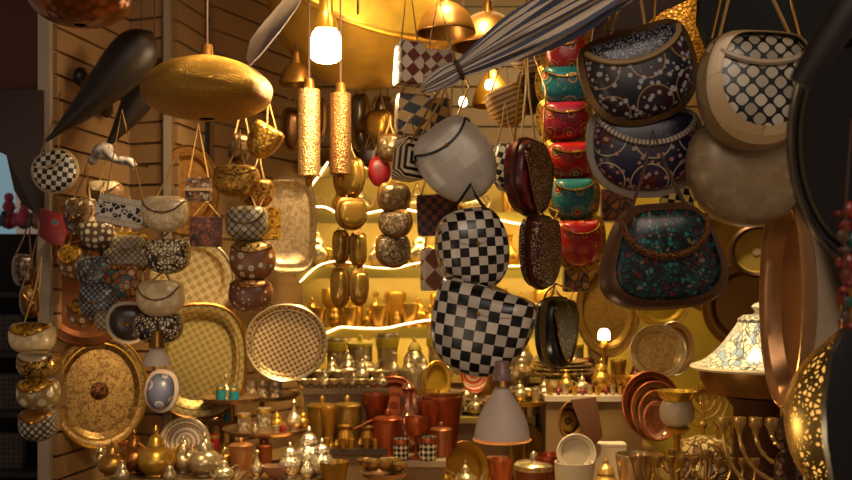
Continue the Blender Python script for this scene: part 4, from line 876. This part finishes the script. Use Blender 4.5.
V('bottle', 'tall silver topped flask on the right of the sugar pot tray', 294, 424, 2.72, 31, SLV, z=T3)
V('jar', 'small golden sugar pot at the right rim of the tray', 303, 424, 2.74, 19, GB2, z=T3, name='sugar_pot')
V('jar', 'tiny silver jar at the front of the sugar pot tray', 255, 430, 2.64, 12, SILV, z=T3)
V('cup', 'tiny red and gold cup at the front of the sugar pot tray', 283, 431, 2.64, 8, REDM, z=T3)
V('cup', 'tiny silver cup right of the tiny red one', 276, 432, 2.63, 9, SILV, z=T3)
V('canister', 'tall copper beaker with fluted wall on the low left tray', 241, 463, 2.52, 36, metal('c88850', .3), z=T5, name='copper_beaker')
V('canister', 'copper beaker behind the silver Christmas tree shaped bottle', 264, 456, 2.62, 26, metal('9a5428', .35), z=T5, name='copper_beaker')
V('bottle', 'pointed silver bottle in front of the copper beakers', 257, 468, 2.46, 29, SLV, z=T5)
V('bowl', 'pinkish embossed bowl on the low tray', 275, 470, 2.44, 13, metal('c89878', .35, 'hammer', 90.0), z=T5)
for i, (x, y, h, l) in enumerate([(290, 478, 36, 'large silver lidded sugar bowl at the left front of the low tray'), (309, 472, 48, 'tallest silver lidded bowl at the back of the low tray'), (307, 478, 22, 'small silver lidded bowl between the larger ones'), (322, 474, 40, 'silver lidded bowl at the right of the low tray')]):
    V('jar', l, x, y, 2.46+.05*(i == 1)-.02*(i == 2), h, metal('d8c8a8', .24, 'hammer', 16.0, '8a7658'), z=T5, name='sugar_bowl')
for i, (x, h, k, l, mt) in enumerate([(112, 34, 'teapot', 'leftmost dim brass teapot on the counter at the lower left', metal('b08438', .3)), (134, 40, 'teapot', 'copper coloured teapot on the counter below the big brass tray', metal('a06428', .3)), (156, 46, 'teapot', 'golden teapot on the counter behind the copper one', metal('d0a040', .28)),
        (184, 34, 'teapot', 'silver teapot below the cream ringed plate', SLV), (205, 40, 'teapot', 'silver teapot with a tall knob left of the copper beaker', SLV), (122, 22, 'jar', 'tiny silver jar at the bottom edge, left', SILV), (170, 20, 'jar', 'tiny silver jar at the bottom edge under the golden teapot', SILV), (224, 26, 'teapot', 'small silver teapot just left of the low tray', SLV)]):
    Y = 2.335 if h < 30 else 2.43+.05*(i % 2)
    V(k, l, x, 0, Y, h*1.1, mt, z=RZ0+.0006, rz=PI+.6 if i % 2 else -.5)
# raised stand for these teapots comes from the counter itself
# silver bowls upper left riser
for i in range(9):
    V('bowl' if i % 3 else 'jar', 'small silver dish heaped on the raised stand beside the star patterned tray', 302+i*10, 388, 3.04+.05*(i % 2), 13+13*(i % 3 == 0), SLV, z=RZ1+.0006, group='silver dishes on the raised stand', rz=i)
for i in range(9):
    V('bowl' if (i+1) % 3 else 'teapot', 'small silver dish at the front edge of the raised stand', 306+i*9.5, 389, 2.95, 8+9*((i+1) % 3 == 0), SLV, z=RZ1+.0006, group='front silver dishes on the raised stand', rz=i)
# brass mortar, coffee pots
V('vase', 'flared brass vase left of the long handled coffee pots', 329, 449, 2.78, 36, BRASS, z=RZ2+.0006)
V('canister', 'brass mug behind the flared brass vase', 322, 449, 2.85, 46, metal('b08434', .35), z=RZ2+.0006, name='brass_mug')
V('canister', 'brass canister behind the coffee pots', 347, 449, 2.86, 46, metal('c09444', .3), z=RZ2+.0006)
V('pot', 'brass coffee pot with long wooden handle, the left one', 346, 449, 2.77, 20, BRASS, COPPER, z=RZ2+.0006, rz=.3)
V('pot', 'brass coffee pot with long handle, the right one', 368, 449, 2.77, 19, metal('a8742c', .3), metal('6a3418', .5), z=RZ2+.0006, rz=.1)
for i, (x, y) in enumerate([(366, 466), (374, 473), (392, 468), (384, 476), (398, 474)]):
    V('bowl', ['back left', 'front left', 'back right', 'front middle', 'front right'][i]+' small brass bowl on the dark tray at the bottom', x, y, 2.52-.03*(i in (1, 3))+.05*(i in (0, 2)), 10, metal('a88448', .28), z=T7+.012*(i % 2)+.001, name='brass_bowl')
V('vase', 'dull brass vase at the very bottom left of the stacked brass bowls', 334, 480, 2.42, 56, metal('a07828', .35), z=CZ+.0006)
# copper corner
CP = metal('b8582c', .3); CP2 = metal('9a4420', .35)
tray('copper_plate', 'round copper plate leaning behind the copper cups', 368, 377, 420, 434, 2.95, metal('a85428', .35, 'rings', 60.0, '7a3818'), CP, pitch=-.15, cat='plate')
V('canister', 'tall copper beaker left of the goblet', 388, 461, 2.76, 46, CP, z=RZ3+.0006, name='copper_beaker')
V('bottle', 'pink glass and silver bottle in the copper group', 408, 461, 2.82, 70, metal('c88870', .2), z=RZ3+.0006)
V('goblet', 'copper goblet beside the checkered tumblers', 416, 461, 2.7, 40, CP, z=RZ3+.0006)
V('vase', 'reddish copper vase behind the goblet', 376, 461, 2.86, 52, CP2, z=RZ3+.0006)
V('vase', 'copper vase at the right of the copper group', 430, 461, 2.84, 48, CP, z=RZ3+.0006)
CK = checker('d8c8a8', '14100e', .17, .785)
V('mug', 'copper rimmed tumbler with black and white checks, left of the two', 401, 461, 2.68, 21, CK, COPPER, z=RZ3+.0006, name='checkered_tumbler')
V('mug', 'copper rimmed tumbler with black and white checks, right of the two', 428, 461, 2.68, 23, CK, COPPER, z=RZ3+.0006, name='checkered_tumbler')
V('canister', 'plain copper canister at the right end of the copper group', 441, 461, 2.74, 34, metal('b87048', .35), z=RZ3+.0006)
# leaning platters in the middle
tray('oval_platter', 'yellow brass oval platter standing behind the silver dishes', 423, 361, 449, 398, 3.22, metal('c8a030', .4), BRASS, yaw=.3, pitch=-.1, cat='platter')
tray('plate', 'red and white ringed plate standing left of the lampshade socket', 460, 354, 487, 393, 3.18, metal('b84a28', .5, 'rings', 95.0, 'd8c0a0', .1), metal('b86a30', .4), yaw=.2, cat='plate')
tray('oval_platter', 'tall yellow brass platter leaning below the copper canister', 436, 441, 487, 505, 2.9, metal('c89c30', .38), metal('a87430', .3), yaw=.3, pitch=-.12, roll=.2, cat='platter')
tray('oval_platter', 'narrow golden platter standing right of the white lampshade', 507, 424, 544, 492, 2.95, metal('b89430', .42), BRASSD, yaw=.5, pitch=-.1, cat='platter')
tray('oval_platter', 'small round edged brass tray leaning against the pale box stand', 556, 402, 580, 440, 2.8, metal('a87c34', .38, 'rings', 60.0), BRASSD, yaw=.4, pitch=-.1, cat='platter')
slab('wooden_board', 'dark striped wooden board leaning under the red and brass wares', 'board', [(571, 400), (596, 397), (603, 436), (590, 452), (582, 430)], 2.78, .012, plain('5a3418', .5))
def stack(label, x, pyb, Y, rpx, mats, n=3, z=None, group=None, name='platter', hole=True):
    c = at(x, pyb, Y); c.z = z if z is not None else c.z; r = m_(rpx, Y)
    for i in range(n):
        k = 1-.08*i
        o = MB().lathe([(.001, 0), (r*k*.6, 0), (r*k*.85, .007), (r*k, .013), (r*k*.99, .015), (r*k*.84, .009), (r*k*.6, .003), (.001, .003)], 36).build(name, mats[i % len(mats)], None, (c.x+.004*(i % 2), c.y, c.z+.0008+i*.0105))
        tag(o, label, 'platter', group or 'stacked platters')
SLM = metal('c8b078', .26, 'rings', 70.0, '8a7040')
stack('silver platter in the stack just left of the lampshade socket', 437, 418, 3.1, 28, [SLM, SLV], 3, RZ5)
stack('silver platter in the stack behind the lampshade', 482, 418, 3.12, 30, [SLM, SLV], 4, RZ5)
stack('silver platter in the stack right of the lampshade', 532, 418, 3.12, 30, [SLM, metal('c8a850', .3)], 5, RZ5)
for i in range(8):
    V(['bowl', 'jar', 'cup', 'teapot'][i % 4], 'small gold and silver vessel on the stand around the lampshade', 420+i*18.5, 418, 3.035+.02*(i % 2), [14, 26, 16, 24][i % 4], [SLV, GB, SILV][i % 3], z=RZ5+.0006, group='vessels on the stand around the lampshade', rz=i)
# wide platters on the right rear
RP = []
def plat(label, x, py, Y, rpx, mat, zb=None): return tier(label, x, py, Y, rpx, mat, zb=zb)
q = plat('broad silver platter on a pedestal below the dark lace purse', 560, 372, 3.05, 42, SLM, RZ6+.0006); stack('small silver platter stacked below the black and gold lace purse', 560, 0, 3.05, 34, [SLM, SLV], 3, q, 'platters below the lace purse')
q = plat('golden round dish on a pedestal carrying silver bowls', 524, 402, 2.92, 26, metal('b8902c', .3))
for i in range(6): V(['bowl', 'cup', 'jar'][i % 3], 'little silver vessel on the golden dish right of the lampshade', 504+i*8, 0, 2.9+.04*(i % 2), [11, 14, 22][i % 3], SLV, z=q+.001, group='vessels on the golden dish', rz=i)
for i, (x, h, k, mt, l) in enumerate([(566, 24, 'jar', GB, 'golden jar with pointed lid on the pale box stand'), (575, 12, 'mug', metal('6a1410', .3, 'plain', 60.0, '2a0604', .1), 'dark red glass left of the golden jar pair'), (590, 10, 'mug', metal('6a1410', .3, 'plain', 60.0, '2a0604', .1), 'dark red glass at the middle of the pale box stand'),
        (601, 34, 'jar', GB, 'tall golden jar below the little lamp'), (582, 20, 'teapot', SLV, 'silver teapot on the pale box stand'), (613, 14, 'bowl', GB2, 'golden bowl right of the tall golden jar'), (628, 16, 'bowl', GB2, 'golden bowl at the right end of the pale box stand'), (554, 13, 'bowl', SLV, 'silver bowl at the left end of the pale box stand')]):
    V(k, l, x, 0, 2.93+.03*(i % 2), h, mt, z=RZ6+.0006)
# back right trays
tray('brass_tray', 'huge dull brass tray with worn face behind the lace purse', 575, 262, 637, 357, 3.3, metal('94702c', .42, 'filigree', 110.0, '7a5820'), BRASSD, yaw=.1, pitch=-.06)
tray('brass_tray', 'yellow brass tray showing below the turquoise purse', 634, 272, 688, 328, 3.1, metal('c8a430', .38), BRASS, pitch=-.1)
tray('silver_tray', 'round pale silver tray leaning below the turquoise purse', 629, 325, 684, 379, 2.85, metal('dcc490', .32, 'filigree', 60.0, 'bca068'), SILV, pitch=-.12, yaw=.1)
tray('silver_tray', 'second silver tray leaning right behind the pale round one', 655, 322, 694, 376, 2.95, metal('a88450', .35), SILV, pitch=-.12, yaw=-.3)
tray('brass_tray', 'round olive brass tray with a dark rim and star middle right of the turquoise purse', 731, 227, 782, 276, 2.6, metal('b8a050', .38, 'plain'), metal('3a2414', .4), yaw=-.15, mid=SILV, depth=.02, well=.84, rimr=.008)
tray('brass_tray', 'wide golden tray hidden behind the turquoise purse and the beige pearl one', 668, 214, 758, 312, 3.1, metal('b08c30', .4), BRASSD, yaw=-.1)
tray('brass_tray', 'dark brass tray partly behind the tajine at the right', 704, 262, 790, 350, 2.9, metal('6a4818', .42), BRASSD, yaw=-.3)
# reclining nested copper plates
for i, (x0, y0, x1, y1, mt, l) in enumerate([(619, 372, 676, 438, metal('7a4018', .4), 'largest dark copper dish of the nested leaning set'), (628, 382, 676, 440, metal('9a6c3c', .35, 'rings', 80.0, '7a5028'), 'second brown copper dish of the nested leaning set'), (635, 391, 672, 440, metal('b08450', .33), 'third copper dish of the nested leaning set'), (640, 402, 666, 440, metal('d8a48c', .3, 'hammer', 90.0, 'a8744c'), 'smallest pinkish shiny dish of the nested leaning set')]):
    tray('nested_dish', l, x0, y0, x1, y1, 2.62-.05*i, mt, COPPER, yaw=.25, pitch=-.15, cat='dish', depth=.025)
t = thing('pale_box', 'pale carton box standing left of the nested copper dishes', 'box', (at(606, 0, 2.84).x, 2.8, CZ+.0005)); MB().box(-.05, .05, 0, .05, 0, .12).build('carton', plain('b09c80', .6), t); MB().box(-.051, .051, -.001, .051, .118, .124).build('lid', plain('c0ac90', .6), t)
t = thing('cloth_box', 'brown cardboard box on the counter in the middle', 'box', (at(500, 0, 3.0).x, 2.97, CZ+.0005)); MB().box(-.07, .09, 0, .1, 0, .05).build('carton', plain('8a5028', .6), t); MB().box(-.072, .092, -.002, .102, .048, .056).build('lid', plain('a0683c', .6), t)
# little candle lamp
t = thing('candle_lamp', 'little brass candle lamp with a glowing white shade', 'lamp', at(604, 374, 2.98)); h = m_(30, 2.98)
t.location.z = RZ6+.0006; zz = at(0, 340, 2.98).z-RZ6
MB().lathe(smooth([(.001, 0), (.025, 0), (.02, .006), (.006, .015), (.006, zz*.8), (.016, zz*.86), (.004, zz)], 3), 16).build('stem', BRASS, t)
MB().lathe([(.0175, 0), (.0185, .01), (.017, .024), (.011, .032), (.001, .034)], 18, Matrix.Translation((0, 0, zz))).build('lamp_shade', emis('ffdcb0', 7.0), t)
# big white lampshade in front
t, c = dome_lamp('white_lamp', 'large plain white bell lampshade hanging at the bottom centre', 502, 380, 1.7, 56, 60, plain('d0b8a4', .55), 'bell', 368)
LAMPC = c
MB().lathe([(.011, 0), (.016, .004), (.016, .02), (.013, .024), (.012, .036), (.001, .037)], 20, Matrix.Translation((0, 0, m_(60, 1.7)-.004))).build('socket', plain('8a6a60', .35), t)
MB().sphere((0, 0, .026), (.018, .018, .022), 14).build('bulb', emis('ffc070', 10.0), t)
tr = NT('translucent_plastic'); tb = tr.n('ShaderNodeBsdfTranslucent', {'Color': hexc('f0c898')}); tr.t.links.new(tb.outputs[0], tr.out.inputs[0])
MB().tube([(m_(28, 1.7)*math.cos(2*PI*k/48), m_(28, 1.7)*math.sin(2*PI*k/48), .001) for k in range(48)], .0025, 8, True).build('rim', tr.m, t)
# jars bottom centre
V('mug', 'small copper candle cup at the bottom, left of the pair', 536, 478, 2.4, 24, metal('a86838', .3), z=CZ+.0006+0)
V('canister', 'lidded copper jar beside the white cup at the bottom', 534, 480, 2.5, 62, metal('8a4c24', .35), SLV, z=CZ+.0006)
V('glass', 'red glass beside the copper jar at the bottom', 548, 480, 2.52, 52, metal('8a3018', .3), z=CZ+.0006)
t = thing('white_pot', 'pale white pot at the bottom centre with a round white plate leaning in it', 'pot', (at(574, 0, 2.3).x, 2.3, CZ+.0005)); zt = at(0, 462, 2.3).z-CZ
MB().lathe([(.001, 0), (.036, 0), (.042, zt*.5), (.045, zt), (.041, zt), (.036, .02), (.001, .02)], 28).build('body', plain('b8a484', .4), t)
tray('plate', 'round translucent white plate leaning in the pale pot', 556, 435, 594, 472, 2.32, plain('c0ac8c', .35), plain('cbb898', .35), pitch=-.2, yaw=.2, cat='plate', depth=.01)
# silver trinket heap
def heap(label, x, Y, rx, ry, hh, mat, mb_n, name, z, r0=.006):
    c = at(x, 0, Y); b = MB(); rnd = random.Random(3)
    for i in range(mb_n):
        a = rnd.uniform(0, 2*PI); q = math.sqrt(rnd.random()); s = r0*rnd.uniform(.6, 1.3)
        zz = hh*(1-q)*rnd.uniform(.5, 1.0)+s*.5
        b.sphere((q*rx*math.cos(a), q*ry*math.sin(a), zz), (s, s*.8, s*.45), 6)
    o = b.build(name, mat, None, (c.x, c.y, z)); tag(o, label, 'trinkets', None, 'stuff'); return o
heap('heap of tiny silver trinkets on the counter left of the menorahs', 622, 2.45, .075, .07, .05, metal('c8b090', .22), 420, 'trinket_heap', CZ+.001)
heap('scattered golden trinkets between the menorahs and the chalice', 668, 2.5, .06, .06, .08, metal('b8883a', .25), 420, 'trinket_heap', CZ+.001)
# chalice with frosted cup
t = thing('incense_burner', 'brass stand holding a frosted white bowl under a wide brass dish', 'burner', (at(677, 0, 2.32).x, 2.32, CZ+.0006)); z_ = lambda py: at(0, py, 2.32).z-CZ
MB().lathe(smooth([(.001, 0), (.04, 0), (.035, .01), (.01, .03), (.008, z_(440)), (.02, z_(434)), (.03, z_(428)), (.012, z_(426))], 3), 24).build('stem', BRASS, t)
MB().lathe(smooth([(.012, z_(428)), (.034, z_(422)), (.04, z_(412)), (.036, z_(404)), (.03, z_(400))], 3), 28).build('glass_bowl', plain('b8a488', .4), t)
MB().lathe([(.001, z_(402)), (.03, z_(402)), (.042, z_(396)), (.047, z_(391)), (.044, z_(391)), (.036, z_(396)), (.001, z_(399))], 32).build('dish', metal('e0b440', .22), t)
# drums / stacked brown boxes behind menorahs
for i, (x, y, Y, r, l) in enumerate([(705, 438, 2.42, 26, 'striped round inlaid box, the wide flat one behind the front menorah'), (712, 460, 2.3, 24, 'low round inlaid box in front of the wide flat one')]):
    c = at(x, y, Y); R_ = m_(r, Y); hh = .045; zb = CZ+.0006; H_ = c.z-zb
    t = thing('inlaid_box', l, 'box', (c.x, Y, zb)); MB().lathe([(.001, 0), (R_, 0), (R_*1.02, .02), (R_*1.02, H_*.8), (R_*.98, H_*.82)], 36).build('body', stripes('6a4a28', '3a2412', 420.0, 1), t)
    MB().lathe([(R_*1.04, H_*.8), (R_*1.04, H_*.88), (R_*.9, H_*.96), (R_*.4, H_*1.02), (.001, H_*1.03)], 36).build('lid', mosaic(('a88c58', '7a5c30', 'c0a468'), '3a2412', .018, .08), t)
MD = metal('dcae5c', .28); MD2 = metal('b08444', .32)
def men(label, x, ptop, pyb, Y, mat, wf, rz=0.0):
    zt = at(0, ptop, Y).z; zb = at(0, pyb, Y).z if pyb else CZ+.0006
    t = menorah(label, x, 0, Y, 100, mat, rz, 4, None, wf); h = (zt-zb)/1.06; t.scale = (h,)*3; t.location.z = zb; return t
men('golden menorah with thin arms standing behind the frosted bowl', 703, 383, None, 2.75, MD, .26, .15)
men('large menorah with beaded arms standing front right beside the dark spire', 788, 408, None, 1.86, MD, .36, -.2)
men('dim brass menorah at the lower front below the frosted bowl', 672, 449, None, 2.15, MD2, .42, .1)
men('second dim brass menorah at the lower front, right of the lowest one', 706, 450, None, 1.96, MD2, .4, -.15)
men('small brass menorah behind the large beaded one', 744, 414, None, 2.42, metal('c89848', .28), .3, .2)
V('jar', 'small golden bell shaped jar left of the large menorah', 724, 0, 2.12, 66, MD, z=CZ+.0006)
V('canister', 'dark brown wooden canister below the tajine stand', 784, 0, 2.35, 80, metal('5a3018', .5, 'plain', 60.0, '2a1408', .3), MD, z=CZ+.0006)
for i, (x, h) in enumerate([(624, 20), (640, 26), (655, 22), (740, 30), (756, 24)]):
    V(['goblet', 'bottle', 'cup', 'goblet', 'jar'][i], ['brass goblet rising from the silver heap', 'brass flask near the silver heap', 'brass cup in front of the nested dishes', 'brass goblet under the tajine', 'brass jar under the tajine'][i], x, 0, 2.34+.03*i, h*1.6, MD, z=CZ+.0006)

AC = [SLV, GB, SILV, BRASS]
row(['cup', 'jar', 'bottle', 'cup'], 412, 528, 12, 418, 3.26, 34, AC, 'shiny cup or jar at the back of the stand behind the lampshade', 'back row behind the lampshade', RZ5)
row(['jar', 'cup', 'bowl', 'teapot', 'cup'], 414, 530, 12, 418, 3.2, 20, AC, 'small shiny vessel in the second row behind the lampshade', 'second row behind the lampshade', RZ5)
row(['glass', 'jar', 'glass', 'bottle'], 552, 640, 12, 396, 3.12, 26, [SLV, GB, metal('6a1410', .3, 'plain', 60.0, '2a0604', .1)], 'small vessel at the back of the pale box stand', 'back row on the pale box stand', RZ6)
row(['cup', 'jar', 'cup'], 550, 640, 12, 396, 2.89, 9, [GB, metal('7a1c14', .3, 'plain', 60.0, '2a0604', .1), SLV], 'tiny vessel along the front edge of the pale box stand', 'front row on the pale box stand', RZ6)
row(['cup', 'jar', 'mug'], 327, 384, 12, 449, 2.735, 10, [BRASS, GB2, metal('a07030', .3)], 'tiny brass cup along the front edge of the coffee pot stand', 'tiny brass cups before the coffee pots', RZ2)
row(['jar', 'goblet', 'cup'], 384, 444, 12, 461, 2.875, 46, [CP, metal('c89070', .25), CP2], 'copper vessel in the back row of the copper group', 'back row of the copper group', RZ3)
row(['jar', 'cup', 'bottle', 'goblet'], 606, 700, 12, 480, 2.6, 44, [MD, SLV, BRASS], 'golden or silver vessel on the counter behind the heap of trinkets', 'vessels behind the trinket heap', CZ)
row(['cup', 'jar', 'bowl', 'goblet'], 612, 690, 12, 480, 2.36, 20, [SLV, MD], 'small vessel on the counter just in front of the trinket heap', 'vessels before the trinket heap', CZ)
row(['jar', 'goblet', 'bottle'], 715, 760, 12, 480, 2.62, 70, [MD, GB, MD2], 'tall brass vessel behind the menorahs', 'tall brass vessels behind the menorahs', CZ)
row(['jar', 'teapot', 'cup'], 444, 600, 12, 480, 2.75, 34, [GB2, SLV, COPPER], 'metal vessel standing low on the counter in the middle', 'low vessels in the middle of the counter', CZ)
row(['jar', 'bottle', 'cup', 'teapot'], 100, 226, 12, 487, 2.545, 22, [SILV, GB2, COPPER], 'small vessel in the back row of the teapot stand', 'back row of the teapot stand', RZ0)
# ================================================================== RAILS (above the frame) and cord extensions
rail(-.95, -.1, 2.38, 2.3, 'dark metal rail holding the purses on the left')
rail(-.15, .95, 1.95, 2.2, 'dark metal rail holding the purses on the right')

# ================================================================== LIGHT
def light(kind, loc, power, col=(1, .74, .42), size=.1, rot=None, sy=None, spot=None):
    l = bpy.data.lights.new(kind.lower()+'_light', kind); l.energy = power; l.color = col
    if kind == 'AREA':
        l.size = size
        if sy: l.shape = 'RECTANGLE'; l.size_y = sy
    elif kind != 'SUN': l.shadow_soft_size = size
    if spot: l.spot_size = spot; l.spot_blend = .6
    o = bpy.data.objects.new(kind.lower()+'_light', l); COL.objects.link(o); o.location = loc
    if rot: o.rotation_euler = rot
    return o
WARM = (1, .74, .40)
light('POINT', BULB+Vector((0, 0, -.075)), 7.5, WARM, .04)
for z, pw in ((Z1, 5), (Z2, 5), (Z3, 5.5), (Z0, 3)):
    light('AREA', (.15, 3.55, z-.045), pw*.6, (1, .76, .32), 1.15, (math.radians(50), 0, 0), .02)      # strips light the tier below
light('POINT', LAMPC+Vector((0, 0, -.03)), 3, WARM, .03)
light('POINT', at(157, 370, 2.26), 1.5, WARM, .02)
def spot(loc, to, power, ang, col=(1, .76, .40)):
    d = Vector(to)-Vector(loc); return light('SPOT', loc, power, col, .06, d.to_track_quat('-Z', 'Y').to_euler(), None, math.radians(ang))
# unseen spots added overhead to brighten the display and left wall
spot((.05, 2.45, 2.6), (-.15, 2.85, 1.0), 130, 62)
spot((.55, 2.2, 2.6), (.66, 2.5, 1.0), 140, 50)
spot((.35, 2.9, 2.6), (.3, 3.1, 1.1), 80, 70)
spot((-.25, 2.15, 2.55), (-.72, 2.7, 1.0), 130, 46)
spot((.02, 1.95, 2.35), (.60, 2.15, .96), 40, 32)
spot((.1, 2.3, 2.42), (-.62, 3.0, 1.62), 55, 50)
light('AREA', (.35, 2.95, 2.5), 11, (1, .76, .34), 1.0, (math.radians(38), 0, 0), .2)  # unseen fill added to spread light over the back wall
# unseen fill lights added around the viewer to lift the front
light('AREA', (.3, -.6, 2.9), 22, (1, .82, .66), 1.2, (math.radians(62), 0, 0))
light('AREA', (-1.0, .2, 1.2), 3, (1, .74, .48), .6, (math.radians(88), 0, math.radians(-12)))
w = bpy.data.worlds.new('World'); scn.world = w; w.use_nodes = True
w.node_tree.nodes['Background'].inputs[0].default_value = (.52, .37, .27, 1); w.node_tree.nodes['Background'].inputs[1].default_value = .35
# ------------------------------------------------------------------ camera
cam = bpy.data.cameras.new('Camera'); co = bpy.data.objects.new('Camera', cam); COL.objects.link(co)
co.location = (0, 0, EYE); co.rotation_euler = (PI/2, 0, 0)
cam.sensor_width = 36; cam.lens = F*36/852; cam.shift_y = (HY-240)/852; cam.clip_start = .05
cam.dof.use_dof = True; cam.dof.focus_distance = 1.95; cam.dof.aperture_fstop = 5.6
scn.camera = co
vs_ = scn.view_settings; vs_.view_transform = 'Standard'; vs_.look = 'None'; vs_.gamma = 1; vs_.use_curve_mapping = False; vs_.exposure = 0
